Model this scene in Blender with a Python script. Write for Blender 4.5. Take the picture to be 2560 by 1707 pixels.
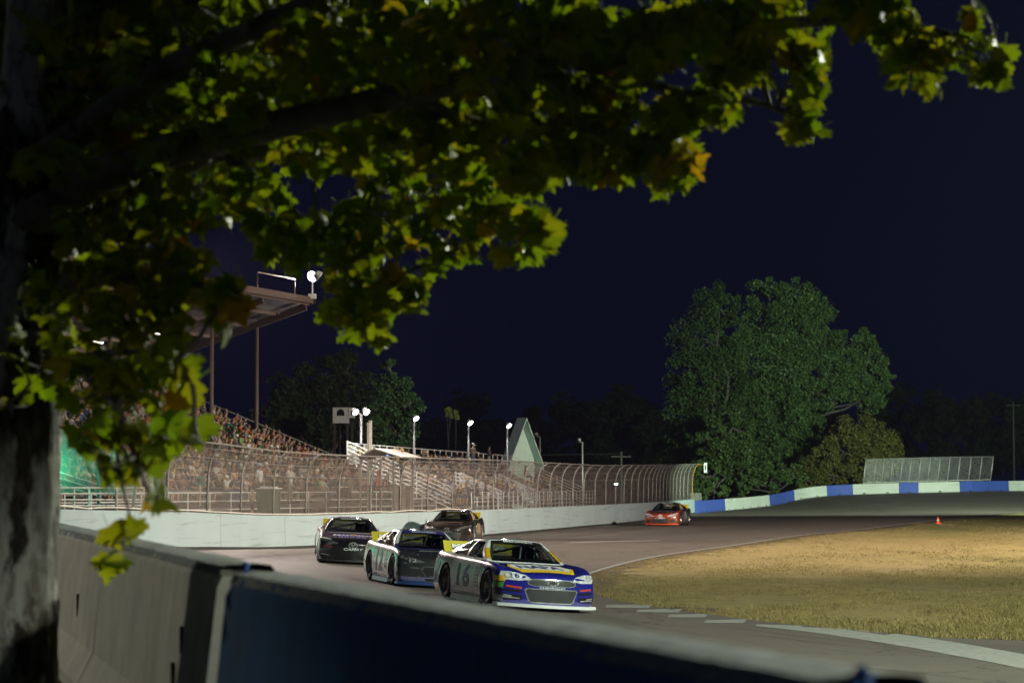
import bpy, bmesh, math, random
import numpy as np
from mathutils import Vector, Matrix, Quaternion
from mathutils.bvhtree import BVHTree

for o in list(bpy.data.objects):
    bpy.data.objects.remove(o, do_unlink=True)
SC = bpy.context.scene
COL = SC.collection
rnd = random.Random(7)
nrs = np.random.RandomState(11)

# ------------------------------------------------------------------ camera
FPX, PCX, PCY, HORIZON = 6044.4, 1280.0, 853.5, 1216.0      # measured on the 2560 x 1707 photograph
CAMZ = 2.45
PITCH = math.atan((HORIZON - PCY) / FPX)
cam_data = bpy.data.cameras.new('camera')
cam = bpy.data.objects.new('camera', cam_data)
COL.objects.link(cam)
cam.location = (0, 0, CAMZ)
cam.rotation_euler = (math.radians(90) + PITCH, 0, 0)
cam_data.sensor_width = 36
cam_data.lens = FPX * 36 / 2560
cam_data.clip_start = 0.1
cam_data.clip_end = 6000
cam_data.dof.use_dof = True
cam_data.dof.focus_distance = 56
cam_data.dof.aperture_fstop = 3.5
SC.camera = cam

# ------------------------------------------------------------------ night sky, added fill sun, exposure
world = bpy.data.worlds.new('World')
SC.world = world
world.use_nodes = True
wn = world.node_tree.nodes
wl = world.node_tree.links
for n in list(wn):
    wn.remove(n)
w_out = wn.new('ShaderNodeOutputWorld')
w_bg = wn.new('ShaderNodeBackground')
w_sky = wn.new('ShaderNodeTexSky')
w_sky.sky_type = 'NISHITA'
w_sky.sun_disc = False
w_sky.sun_elevation = math.radians(-7.0)
w_sky.sun_rotation = math.radians(300)
w_sky.air_density = 1.0
w_sky.dust_density = 0.6
w_sky.ozone_density = 4.0
w_tint = wn.new('ShaderNodeMixRGB')
w_tint.blend_type = 'ADD'
w_tint.inputs[0].default_value = 1.0
w_tint.inputs[2].default_value = (0.005, 0.012, 0.080, 1)
wl.new(w_sky.outputs[0], w_tint.inputs[1])
wl.new(w_tint.outputs[0], w_bg.inputs[0])
w_bg.inputs[1].default_value = 0.1
wl.new(w_bg.outputs[0], w_out.inputs[0])

fill_sun_data = bpy.data.lights.new('fill_sun', 'SUN')  # added dim sun, low from behind left as fill on the navy barrier
fill_sun_data.energy = 0.05
fill_sun_data.angle = math.radians(12)
fill_sun_data.color = (0.75, 0.85, 1.0)
fill_sun = bpy.data.objects.new('fill_sun', fill_sun_data)
COL.objects.link(fill_sun)
fill_sun.rotation_euler = (math.radians(58), 0, math.radians(-50))

SC.view_settings.view_transform = 'Standard'
SC.view_settings.look = 'None'
SC.view_settings.gamma = 1.0
SC.view_settings.exposure = 0.0
SC.view_settings.use_curve_mapping = False
SC.render.engine = 'CYCLES'
SC.cycles.use_denoising = True
try:
    SC.cycles.denoiser = 'OPENIMAGEDENOISE'
except Exception:
    pass
SC.cycles.max_bounces = 6
SC.cycles.volume_bounces = 0
SC.cycles.volume_step_rate = 10.0
SC.cycles.volume_max_steps = 64
SC.cycles.diffuse_bounces = 3
SC.cycles.glossy_bounces = 3
SC.cycles.transmission_bounces = 4
SC.cycles.transparent_max_bounces = 32
SC.cycles.sample_clamp_indirect = 4.0
SC.cycles.sample_clamp_direct = 0.0
SC.cycles.caustics_reflective = False
SC.cycles.caustics_refractive = False

# ------------------------------------------------------------------ picture <-> place
_fw = Vector((0, math.cos(PITCH), math.sin(PITCH)))
_up = Vector((0, -math.sin(PITCH), math.cos(PITCH)))
def ray(px, py):
    return _fw + Vector((1, 0, 0)) * ((px - PCX) / FPX) + _up * ((PCY - py) / FPX)
def at(px, py, Y):
    d = ray(px, py)
    return Vector((0, 0, CAMZ)) + d * (Y / d.y)
def gnd(px, py, z=0.0):
    d = ray(px, py)
    return Vector((0, 0, CAMZ)) + d * ((z - CAMZ) / d.z)
def px_of(p):
    v = Vector(p) - Vector((0, 0, CAMZ))
    dd = v.dot(_fw)
    return PCX + FPX * v.x / dd, PCY - FPX * v.dot(_up) / dd

# ------------------------------------------------------------------ materials
def _nt(name):
    m = bpy.data.materials.new(name)
    m.use_nodes = True
    nt = m.node_tree
    for n in list(nt.nodes):
        nt.nodes.remove(n)
    out = nt.nodes.new('ShaderNodeOutputMaterial')
    return m, nt, out
def N(nt, typ, **kw):
    n = nt.nodes.new(typ)
    for k, v in kw.items():
        setattr(n, k, v)
    return n
def val(nt, sock, v):
    """link a socket or set a constant"""
    if hasattr(v, 'is_linked'):
        nt.links.new(v, sock)
    else:
        sock.default_value = v
def M(nt, op, a, b=0.0, c=None, clamp=False):
    n = N(nt, 'ShaderNodeMath', operation=op, use_clamp=clamp)
    val(nt, n.inputs[0], a)
    val(nt, n.inputs[1], b)
    if c is not None:
        val(nt, n.inputs[2], c)
    return n.outputs[0]
def mixc(nt, f, a, b, mode='MIX'):
    n = N(nt, 'ShaderNodeMixRGB', blend_type=mode)
    val(nt, n.inputs[0], f)
    val(nt, n.inputs[1], a if hasattr(a, 'is_linked') else (*a[:3], 1))
    val(nt, n.inputs[2], b if hasattr(b, 'is_linked') else (*b[:3], 1))
    return n.outputs[0]
def noise(nt, scale, detail=4, rough=0.55, vec=None, out=0):
    n = N(nt, 'ShaderNodeTexNoise')
    n.inputs['Scale'].default_value = scale
    n.inputs['Detail'].default_value = detail
    n.inputs['Roughness'].default_value = rough
    if vec is not None:
        nt.links.new(vec, n.inputs['Vector'])
    return n.outputs[out]
def ramp(nt, f, p0, p1, c0=(0, 0, 0), c1=(1, 1, 1)):
    n = N(nt, 'ShaderNodeValToRGB')
    n.color_ramp.elements[0].position = p0
    n.color_ramp.elements[1].position = p1
    n.color_ramp.elements[0].color = (*c0, 1)
    n.color_ramp.elements[1].color = (*c1, 1)
    nt.links.new(f, n.inputs[0])
    return n.outputs[0]
def objco(nt, which='Object'):
    return N(nt, 'ShaderNodeTexCoord').outputs[which]
def geopos(nt):
    return N(nt, 'ShaderNodeNewGeometry').outputs['Position']
def principled(nt, out, col, rough=0.6, metal=0.0, spec=0.5, bump=None, coat=0.0):
    p = N(nt, 'ShaderNodeBsdfPrincipled')
    val(nt, p.inputs['Base Color'], col if hasattr(col, 'is_linked') else (*col[:3], 1))
    val(nt, p.inputs['Roughness'], rough)
    p.inputs['Metallic'].default_value = metal
    p.inputs['Specular IOR Level'].default_value = spec
    p.inputs['Coat Weight'].default_value = coat
    p.inputs['Coat Roughness'].default_value = 0.06
    if bump is not None:
        b = N(nt, 'ShaderNodeBump')
        b.inputs['Strength'].default_value = bump[1]
        b.inputs['Distance'].default_value = bump[2]
        nt.links.new(bump[0], b.inputs['Height'])
        nt.links.new(b.outputs[0], p.inputs['Normal'])
    if out is not None:
        nt.links.new(p.outputs[0], out.inputs[0])
    return p
_mc = {}
def pmat(name, col, rough=0.6, metal=0.0, var=0.18, scale=6.0, bump=0.0, spec=0.5, coat=0.0, wear=None):
    """plain surface with a worn, uneven tone"""
    if name in _mc:
        return _mc[name]
    m, nt, out = _nt(name)
    co = objco(nt)
    f = noise(nt, scale, 5, 0.6, co)
    dark = tuple(c * (1 - var) for c in col)
    lite = tuple(min(1, c * (1 + var)) for c in col)
    c = mixc(nt, ramp(nt, f, 0.3, 0.7), dark, lite)
    if wear is not None:
        g = noise(nt, scale * 3.1, 6, 0.7, co)
        c = mixc(nt, ramp(nt, g, wear[1], wear[1] + 0.06), c, wear[0])
    r = M(nt, 'MULTIPLY_ADD', f, 0.25, rough - 0.12, clamp=True)
    principled(nt, out, c, r, metal, spec, (f, bump, 0.02) if bump else None, coat)
    _mc[name] = m
    return m
def emat(name, col, strength):
    if name in _mc:
        return _mc[name]
    m, nt, out = _nt(name)
    e = N(nt, 'ShaderNodeEmission')
    e.inputs[0].default_value = (*col, 1)
    e.inputs[1].default_value = strength
    nt.links.new(e.outputs[0], out.inputs[0])
    _mc[name] = m
    return m

# ------------------------------------------------------------------ mesh helper
class MB:
    def __init__(s):
        s.v, s.f, s.m = [], [], []
    def add(s, vs, fs, mi=0):
        b = len(s.v)
        s.v += [tuple(p) for p in vs]
        for f in fs:
            s.f.append([b + i for i in f])
            s.m.append(mi)
        return s
    def box(s, lo, hi, mi=0, mat=None):
        x0, y0, z0 = lo
        x1, y1, z1 = hi
        vs = [Vector(p) for p in ((x0,y0,z0),(x1,y0,z0),(x1,y1,z0),(x0,y1,z0),(x0,y0,z1),(x1,y0,z1),(x1,y1,z1),(x0,y1,z1))]
        if mat is not None:
            vs = [mat @ p for p in vs]
        return s.add(vs, [(0,3,2,1),(4,5,6,7),(0,1,5,4),(1,2,6,5),(2,3,7,6),(3,0,4,7)], mi)
    def beam(s, a, b, w, h, mi=0, up=(0, 0, 1)):
        """rectangular bar from a to b, w wide and h deep"""
        a, b = Vector(a), Vector(b)
        d = (b - a).normalized()
        u = Vector(up)
        sd = d.cross(u)
        if sd.length < 1e-4:
            sd = d.cross(Vector((1, 0, 0)))
        sd.normalize()
        u = sd.cross(d)
        vs = []
        for p in (a, b):
            for i, j in ((-1,-1),(1,-1),(1,1),(-1,1)):
                vs.append(p + sd * (w / 2 * i) + u * (h / 2 * j))
        return s.add(vs, [(0,3,2,1),(4,5,6,7),(0,1,5,4),(1,2,6,5),(2,3,7,6),(3,0,4,7)], mi)
    def tube(s, pts, r, n=8, mi=0, cap=True, wob=0.0):
        pts = [Vector(p) for p in pts]
        rs = r if isinstance(r, (list, tuple)) else [r] * len(pts)
        b = len(s.v)
        ref = None
        for i, p in enumerate(pts):
            d = (pts[min(i + 1, len(pts) - 1)] - pts[max(i - 1, 0)]).normalized()
            if ref is None:
                ref = Vector((0, 0, 1)) if abs(d.z) < 0.9 else Vector((1, 0, 0))
            sx = d.cross(ref)
            if sx.length < 1e-5:
                sx = d.cross(Vector((0, 1, 0)))
            sx.normalize()
            ref = sx.cross(d).normalized()
            for k in range(n):
                a = 2 * math.pi * k / n
                rr = rs[i] * (1 + (wob * (rnd.random() - .5) if wob else 0))
                s.v.append(tuple(p + sx * (math.cos(a) * rr) + ref * (math.sin(a) * rr)))
        for i in range(len(pts) - 1):
            for k in range(n):
                s.f.append([b + i*n + k, b + i*n + (k+1) % n, b + (i+1)*n + (k+1) % n, b + (i+1)*n + k])
                s.m.append(mi)
        if cap:
            s.f.append([b + k for k in range(n)][::-1]); s.m.append(mi)
            e = b + (len(pts) - 1) * n
            s.f.append([e + k for k in range(n)]); s.m.append(mi)
        return s
    def lathe(s, prof, n=16, mi=0, mat=None, mis=None):
        """profile of (radius, height) turned about z"""
        b = len(s.v)
        for r, z in prof:
            for k in range(n):
                a = 2 * math.pi * k / n
                p = Vector((r * math.cos(a), r * math.sin(a), z))
                s.v.append(tuple(mat @ p if mat is not None else p))
        for i in range(len(prof) - 1):
            for k in range(n):
                s.f.append([b + i*n + k, b + i*n + (k+1) % n, b + (i+1)*n + (k+1) % n, b + (i+1)*n + k])
                s.m.append(mis[i] if mis else mi)
        return s
    def prism(s, poly, z0, z1, mat=None, mi=0):
        n = len(poly)
        vs = [Vector((x, y, z0)) for x, y in poly] + [Vector((x, y, z1)) for x, y in poly]
        if mat is not None:
            vs = [mat @ p for p in vs]
        fs = [list(range(n))[::-1], list(range(n, 2*n))] + [(i, (i+1) % n, n + (i+1) % n, n + i) for i in range(n)]
        return s.add(vs, fs, mi)
    def mesh(s, name, smooth=False):
        me = bpy.data.meshes.new(name)
        me.from_pydata(s.v, [], s.f)
        if any(s.m):
            me.polygons.foreach_set('material_index', s.m)
        if smooth:
            me.polygons.foreach_set('use_smooth', [True] * len(s.f))
        me.update()
        return me
    def build(s, name, mats, parent=None, smooth=False, **tags):
        return link(name, s.mesh(name, smooth), mats, parent, **tags)

def link(name, me, mats=None, parent=None, loc=None, **tags):
    o = bpy.data.objects.new(name, me)
    COL.objects.link(o)
    if mats is not None and me is not None and len(me.materials) == 0:
        for m in (mats if isinstance(mats, (list, tuple)) else [mats]):
            me.materials.append(m)
    if parent is not None:
        o.parent = parent
    if loc is not None:
        o.location = loc
    for k, v in tags.items():
        if v is not None:
            o[k] = v
    return o
def thing(name, label, category, loc=(0, 0, 0), rz=0.0, group=None):
    o = bpy.data.objects.new(name, None)
    COL.objects.link(o)
    o.location = loc
    o.rotation_euler = (0, 0, rz)
    o['label'] = label
    o['category'] = category
    if group:
        o['group'] = group
    o.empty_display_size = 0.2
    return o
def smooth_by_angle(me, ang=35):
    me.polygons.foreach_set('use_smooth', [True] * len(me.polygons))
    try:
        me.set_sharp_from_angle(angle=math.radians(ang))
    except Exception:
        pass
def catmull(pts, n):
    """n points, evenly spread in parameter, through the given points"""
    P = [np.array(p, float) for p in pts]
    P = [2 * P[0] - P[1]] + P + [2 * P[-1] - P[-2]]
    out = []
    segs = len(P) - 3
    for i in range(n):
        t = segs * i / (n - 1)
        k = min(int(t), segs - 1)
        t -= k
        a, b, c, d = P[k:k + 4]
        out.append(0.5 * ((2*b) + (-a + c)*t + (2*a - 5*b + 4*c - d)*t*t + (-a + 3*b - 3*c + d)*t**3))
    return out
ORD = ['first','second','third','fourth','fifth','sixth','seventh','eighth','ninth','tenth','eleventh','twelfth','thirteenth','fourteenth','fifteenth',
       'sixteenth','seventeenth','eighteenth','nineteenth','twentieth']
def ordinal(i):
    if i < 20:
        return ORD[i]
    if i == 29: return 'thirtieth'
    if i == 39: return 'fortieth'
    if i == 49: return 'fiftieth'
    return {2: 'twenty-', 3: 'thirty-', 4: 'forty-', 5: 'fifty-', 6: 'sixty-', 7: 'seventy-'}[(i + 1) // 10] + ORD[(i + 1) % 10 - 1] if (i + 1) % 10 else str(i + 1) + 'th'

# ================================================================== SETTING
OUTER = [(40,-14,1.1),(16,-10,1.1),(4,-3,1.1),(1.75,0.9,1.1),(0.63,4.44,1.1),(-1.08,10.0,1.1),(-4.0,21.4,1.1),(-8.6,40,.9),(-12.9,60,.65),(-14,74.5,.46),
         (-11.2,85,.25),(-8.3,97,0),(-1.5,119.5,0),(4,145,0),(9.1,170,0),(16.95,222,.02),(26.8,251,.49),(34,262,1.45),(48.3,263,1.89),(60,272,2.0),(95,290,2.0)]
_g = lambda px, py, z: tuple(gnd(px, py, z))
INNER = [(60,30,-.3),(24,35,-.3),_g(2560,1600,-.3),_g(2300,1588,-.3),_g(1980,1560,-.3),_g(1720,1527,-.3),_g(1530,1497,-.3),_g(1466,1468,-.3),_g(1475,1437,-.3),
         _g(1642,1392,-.25),_g(1850,1362,-.1),_g(2017,1337,0),_g(2146,1325,0),_g(2200,1318,.03),_g(2260,1311,.1),_g(2330,1303,.15),_g(2400,1296,.2),_g(2470,1289,.3),_g(2560,1281,.4),
         (60,212,.6),(95,235,.8)]
NAL, NAC = 420, 30
o_pts = catmull(OUTER, NAL)
i_pts = catmull(INNER, NAL)
def track_point(i, t):
    a, b = o_pts[i], i_pts[i]
    z = b[2] + (a[2] - b[2]) * (1 - t) ** 1.6
    return (a[0] + (b[0] - a[0]) * t, a[1] + (b[1] - a[1]) * t, z)

# ---- materials of the ground
def asphalt_mat():
    m, nt, out = _nt('asphalt')
    pos = geopos(nt)
    uv = objco(nt, 'UV')
    fine = noise(nt, 38, 3, 0.7, pos)
    big = noise(nt, 0.16, 5, 0.6, pos)
    sep = N(nt, 'ShaderNodeSeparateXYZ')
    nt.links.new(uv, sep.inputs[0])
    # tyre groove: darker rubbered lanes running along the track
    st = N(nt, 'ShaderNodeMapping')
    st.inputs['Scale'].default_value = (1.6, 30, 1)
    nt.links.new(uv, st.inputs[0])
    lanes = noise(nt, 1.0, 6, 0.65, st.outputs[0])
    g1 = M(nt, 'SUBTRACT', 1.0, M(nt, 'MULTIPLY', M(nt, 'ABSOLUTE', M(nt, 'SUBTRACT', sep.outputs[1], 0.52)), 3.4), clamp=True)
    rub = M(nt, 'MULTIPLY', g1, ramp(nt, lanes, 0.38, 0.60))
    c = mixc(nt, ramp(nt, big, 0.3, 0.7), (0.105, 0.086, 0.070), (0.175, 0.145, 0.118))
    c = mixc(nt, M(nt, 'MULTIPLY', rub, 0.7), c, (0.040, 0.036, 0.034))
    c = mixc(nt, 0.55, c, mixc(nt, ramp(nt, fine, 0.3, 0.75), (0.04, 0.036, 0.032), (0.20, 0.175, 0.155)))
    sk = N(nt, 'ShaderNodeMapping')
    sk.inputs['Scale'].default_value = (.8, 105, 1)
    nt.links.new(uv, sk.inputs[0])
    skid = noise(nt, 1.0, 3, .5, sk.outputs[0])
    c = mixc(nt, M(nt, 'MULTIPLY', ramp(nt, skid, .60, .70), .6), c, (.028, .025, .024))
    # thin cracks and seams
    vo = N(nt, 'ShaderNodeTexVoronoi', feature='DISTANCE_TO_EDGE')
    vo.inputs['Scale'].default_value = 0.22
    wob = N(nt, 'ShaderNodeVectorMath', operation='MULTIPLY_ADD')
    nt.links.new(noise(nt, 0.7, 4, 0.6, pos, 1), wob.inputs[0])
    wob.inputs[1].default_value = (2.2, 2.2, 0)
    nt.links.new(pos, wob.inputs[2])
    nt.links.new(wob.outputs[0], vo.inputs['Vector'])
    crack = M(nt, 'LESS_THAN', vo.outputs['Distance'], 0.006)
    c = mixc(nt, M(nt, 'MULTIPLY', crack, 0.7), c, (0.012, 0.012, 0.012))
    principled(nt, out, c, M(nt, 'MULTIPLY_ADD', lanes, -0.25, 0.78), 0, 0.4, (fine, 0.5, 0.02))
    return m
def grass_mat(name, dry, green, soil, amount=0.5, edge=False):
    m, nt, out = _nt(name)
    pos = geopos(nt)
    st = N(nt, 'ShaderNodeMapping')
    st.inputs['Scale'].default_value = (0.10, 0.045, 1)
    nt.links.new(pos, st.inputs[0])
    a = noise(nt, 1.0, 6, 0.62, st.outputs[0])
    b = noise(nt, 1.7, 6, 0.7, pos)
    c = mixc(nt, ramp(nt, a, amount - 0.1, amount + 0.18), dry, green)
    if edge:        # the turf stays greener towards the far turn
        sy = N(nt, 'ShaderNodeSeparateXYZ')
        nt.links.new(pos, sy.inputs[0])
        far = M(nt, 'MULTIPLY_ADD', M(nt, 'ADD', sy.outputs[1], M(nt, 'MULTIPLY', a, 40)), .03, -4.1, clamp=True)
        c = mixc(nt, M(nt, 'MULTIPLY', far, .8), c, (.13, .16, .05))
    c = mixc(nt, M(nt, 'MULTIPLY', ramp(nt, b, 0.50, 0.70), 0.75), c, soil)
    if edge:
        sp = N(nt, 'ShaderNodeSeparateXYZ')
        nt.links.new(objco(nt, 'UV'), sp.inputs[0])
        e = M(nt, 'ADD', sp.outputs[1], M(nt, 'MULTIPLY', M(nt, 'SUBTRACT', noise(nt, .9, 5, .7, pos), .5), .22))
        c = mixc(nt, M(nt, 'MULTIPLY', M(nt, 'LESS_THAN', e, .075), .85), c, (.085, .060, .042))
    f = noise(nt, 22, 4, 0.7, pos)
    c = mixc(nt, M(nt, 'MULTIPLY', ramp(nt, f, 0.3, 0.8), 0.5), c, tuple(k * 0.35 for k in dry))
    principled(nt, out, c, 0.9, 0, 0.2, (f, 0.8, 0.05))
    return m
ASPHALT = asphalt_mat()
DRYGRASS = grass_mat('dry_grass', (0.37, 0.285, 0.12), (0.21, 0.20, 0.06), (0.16, 0.105, 0.06), 0.57)
VERGE = grass_mat('verge_soil', (0.045, 0.045, 0.025), (0.03, 0.045, 0.018), (0.03, 0.025, 0.02), 0.45)

def loft_sheet(name, fn, n_al, n_ac, mats, kind='structure', uv=True, **tags):
    vs = [fn(i, j / (n_ac - 1)) for i in range(n_al) for j in range(n_ac)]
    fs = [(i*n_ac + j, (i+1)*n_ac + j, (i+1)*n_ac + j + 1, i*n_ac + j + 1) for i in range(n_al - 1) for j in range(n_ac - 1)]
    me = bpy.data.meshes.new(name)
    me.from_pydata(vs, [], fs)
    if uv:
        ul = me.uv_layers.new(name='UVMap')
        idx = np.zeros(len(me.loops), dtype=np.int32)
        me.loops.foreach_get('vertex_index', idx)
        u = np.stack([(idx // n_ac) / (n_al - 1) * 10, (idx % n_ac) / (n_ac - 1)], 1).astype(np.float32)
        ul.data.foreach_set('uv', u.ravel())
    me.polygons.foreach_set('use_smooth', [True] * len(fs))
    me.update()
    # keep normals up
    if me.polygons[len(me.polygons) // 2].normal.z < 0:
        me.flip_normals()
    return link(name, me, mats, kind=kind, **tags)

track = loft_sheet('track', track_point, NAL, NAC, ASPHALT)
def infield_point(i, t):
    b = i_pts[i]
    f = i / (NAL - 1)
    tx, ty = 260.0, 20 + 260 * f
    k = t ** 2.2
    x = b[0] + (tx - b[0]) * k
    y = b[1] + (ty - b[1]) * k
    z = b[2] - 0.012 + (0.12 * math.sin(x * 0.21 + y * 0.07) * math.sin(y * 0.13) if t > 0.12 else 0.0) * min(1, t * 2)
    return (x, y, z)
TURF = grass_mat('infield_turf', (0.37, 0.285, 0.12), (0.21, 0.20, 0.06), (0.16, 0.105, 0.06), 0.57, True)
infield = loft_sheet('infield', infield_point, NAL, 26, TURF)
def outside_point(i, t):
    a = o_pts[i]
    f = i / (NAL - 1)
    q = [(60, -60), (-60, -70), (-150, 40), (-160, 160), (-120, 320), (20, 420), (200, 420)]
    g = f * (len(q) - 1)
    k = min(int(g), len(q) - 2)
    g -= k
    tx, ty = q[k][0] + (q[k+1][0] - q[k][0]) * g, q[k][1] + (q[k+1][1] - q[k][1]) * g
    w = t ** 2
    z = a[2] - 0.02 + (-0.15 - a[2]) * max(0, min(1, (t - 0.3) / 0.35))
    return (a[0] + (tx - a[0]) * w, a[1] + (ty - a[1]) * w, z)
outside = loft_sheet('ground_outside', outside_point, NAL, 24, VERGE)
bp = MB().add([(-3000, -400, -1.4), (3000, -400, -1.4), (3000, 4500, -1.4), (-3000, 4500, -1.4)], [(0, 1, 2, 3)])
bp.build('ground', VERGE, kind='structure')

# ---- paint on the asphalt
PAINT = pmat('road_paint', (0.27, 0.27, 0.245), 0.7, var=0.3, scale=9, wear=((0.10, 0.095, 0.09), 0.60))
dg_tr = bpy.context.evaluated_depsgraph_get()
TRACK_BVH = BVHTree.FromObject(track, dg_tr)
INF_BVH = BVHTree.FromObject(infield, dg_tr)
def ground_at(x, y, default=0.0):
    best = None
    for b in (TRACK_BVH, INF_BVH):
        h = b.ray_cast(Vector((x, y, 30)), Vector((0, 0, -1)))
        if h[0] is not None and (best is None or h[0].z > best[0]):
            best = (h[0].z, h[1])
    return best if best else (default, Vector((0, 0, 1)))
SEAM = pmat('worn_seam', (0.22, 0.19, 0.165), 0.8, var=0.4, scale=3)
def paint_poly(name, pts, sub=6):
    """paint laid on the asphalt: quad strip given as pairs of edge points"""
    vs, fs = [], []
    L = catmull([p[0] for p in pts], sub * len(pts))
    R = catmull([p[1] for p in pts], sub * len(pts))
    for a, b in zip(L, R):
        for q in (0, .5, 1):
            x, y = a[0] + (b[0]-a[0])*q, a[1] + (b[1]-a[1])*q
            vs.append((x, y, ground_at(x, y)[0] + 0.006))
    for i in range(len(L) - 1):
        for q in (0, 1):
            fs.append((i*3+q, (i+1)*3+q, (i+1)*3+q+1, i*3+q+1))
    me = bpy.data.meshes.new(name)
    me.from_pydata(vs, [], fs)
    if me.polygons[0].normal.z < 0:
        me.flip_normals()
    return link(name, me, PAINT if name != 'seam_mark' else SEAM, track)
def g2(px, py, z=-.3):
    p = gnd(px, py, z)
    return (p.x, p.y)
# pale line that follows the inner edge
ep = []
for i in range(150, 330, 6):
    p, q = track_point(i, 0.993), track_point(i, 0.981)
    ep.append((p[:2], q[:2]))
paint_poly('edge_line', ep, 2)
for (x0, x1, y0, h) in ((1512, 1632, 1513, 9), (1590, 1706, 1524, 9), (1668, 1772, 1537, 9), (1760, 1868, 1551, 9)):
    paint_poly('painted_mark', [(g2(x0, y0 + h), g2(x0 + 6, y0 + 1)), (g2(x1 - 10, y0 + h - 2), g2(x1, y0 - 4))], 3)
paint_poly('painted_band', [(g2(1890, 1566), g2(1890, 1561)), (g2(2060, 1586), g2(2100, 1568)), (g2(2300, 1628), g2(2330, 1597)), (g2(2560, 1688), g2(2560, 1640)), (g2(2900, 1800), g2(2900, 1720))], 8)
paint_poly('seam_mark', [(g2(1425, 1358, -.02), g2(1425, 1355.6, -.02)), (g2(1530, 1355, -.02), g2(1530, 1352.6, -.02)), (g2(1650, 1352.5, -.02), g2(1650, 1350, -.02))], 3)
# start/finish style stripes across the straight, faint and worn
def cross_strip(i, w, t0, t1):
    a = [track_point(i, t0 + (t1 - t0) * k / 8) for k in range(9)]
    b = [track_point(i + w, t0 + (t1 - t0) * k / 8) for k in range(9)]
    paint_poly('cross_stripe', [(p[:2], q[:2]) for p, q in zip(a, b)], 2)

# ---- grass blades (uncountable)
def blades(name, n, region, mat, h0, h1, seed):
    rs = np.random.RandomState(seed)
    vs, fs = [], []
    cnt = 0
    while cnt < n:
        p = region(rs)
        if p is None:
            continue
        x, y, z = p
        k = rs.randint(2, 5)
        for _ in range(k):
            a = rs.rand() * 6.283
            h = h0 + (h1 - h0) * rs.rand() ** 2
            w = 0.008 + 0.012 * rs.rand()
            dx, dy = rs.randn(2) * 0.05
            lx, ly = rs.randn(2) * 0.45 * h
            b = len(vs)
            vs += [(x + dx - w*math.cos(a), y + dy - w*math.sin(a), z - 0.02), (x + dx + w*math.cos(a), y + dy + w*math.sin(a), z - 0.02), (x + dx + lx, y + dy + ly, z + h)]
            fs.append((b, b+1, b+2))
        cnt += 1
    me = bpy.data.meshes.new(name)
    me.from_pydata(vs, [], fs)
    return link(name, me, mat, kind='stuff')
def inf_region(rs):
    px = 1430 + rs.rand() * 1180
    py = 1605 - (rs.rand() ** 1.5) * 300
    p = gnd(px, py, -0.28)
    if p.y > 170:
        return None
    h = INF_BVH.ray_cast(Vector((p.x, p.y, 30)), Vector((0, 0, -1)))
    if h[0] is None:
        return None
    t = TRACK_BVH.ray_cast(Vector((p.x, p.y, 30)), Vector((0, 0, -1)))
    if t[0] is not None:
        return None
    s = math.sin(p.x * 0.9 + math.sin(p.y * 0.5)) * math.sin(p.y * 0.33 + 1.3 * math.sin(p.x * .4))
    if rs.rand() > 0.45 + 0.55 * s:
        return None
    return p.x, p.y, h[0].z
gb = blades('grass', 36000, inf_region, DRYGRASS, 0.015, 0.085, 3)
gb['label'] = 'dry yellow and green grass of the infield'
gb['category'] = 'grass'

# ================================================================== WALLS
def wall_paint(name, col, scuff):
    m, nt, out = _nt(name)
    pos = geopos(nt)
    big = noise(nt, .35, 5, .6, pos)
    c = mixc(nt, ramp(nt, big, .3, .7), tuple(k * .90 for k in col), tuple(k * 1.06 for k in col))
    st = N(nt, 'ShaderNodeMapping')
    st.inputs['Scale'].default_value = (.28, .28, 7.0)
    nt.links.new(pos, st.inputs[0])
    a = noise(nt, 1.0, 6, .62, st.outputs[0])                # long tyre scuffs
    c = mixc(nt, M(nt, 'MULTIPLY', ramp(nt, a, .56, .70), .55), c, scuff)
    sv = N(nt, 'ShaderNodeMapping')
    sv.inputs['Scale'].default_value = (2.6, 2.6, .35)
    nt.links.new(pos, sv.inputs[0])
    b = noise(nt, 1.0, 5, .6, sv.outputs[0])                 # run marks
    c = mixc(nt, M(nt, 'MULTIPLY', ramp(nt, b, .58, .75), .35), c, tuple(k * .6 for k in col))
    f = noise(nt, 30, 4, .7, pos)
    c = mixc(nt, M(nt, 'MULTIPLY', ramp(nt, f, .66, .72), .6), c, scuff)
    principled(nt, out, c, .68, 0, .4, (f, .2, .02))
    _mc[name] = m
    return m
WALLPAINT = wall_paint('pale_wall_paint', (0.33, 0.41, 0.44), (0.11, 0.11, 0.11))
BASEBLACK = pmat('flat_black', (0.02, 0.02, 0.02), 0.8)
BLUEWALL = wall_paint('blue_wall_paint', (0.05, 0.095, 0.44), (0.10, 0.11, 0.16))
WHITEWALL = wall_paint('white_wall_paint', (0.60, 0.62, 0.58), (0.20, 0.19, 0.18))
STEEL = pmat('galvanised_steel', (0.50, 0.49, 0.48), 0.45, metal=0.6, var=0.2, scale=12)
DARKSTEEL = pmat('dark_steel', (0.06, 0.06, 0.065), 0.5, metal=0.4)
YELLOWSTEEL = pmat('yellow_painted_steel', (0.55, 0.30, 0.04), 0.5)

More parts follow.
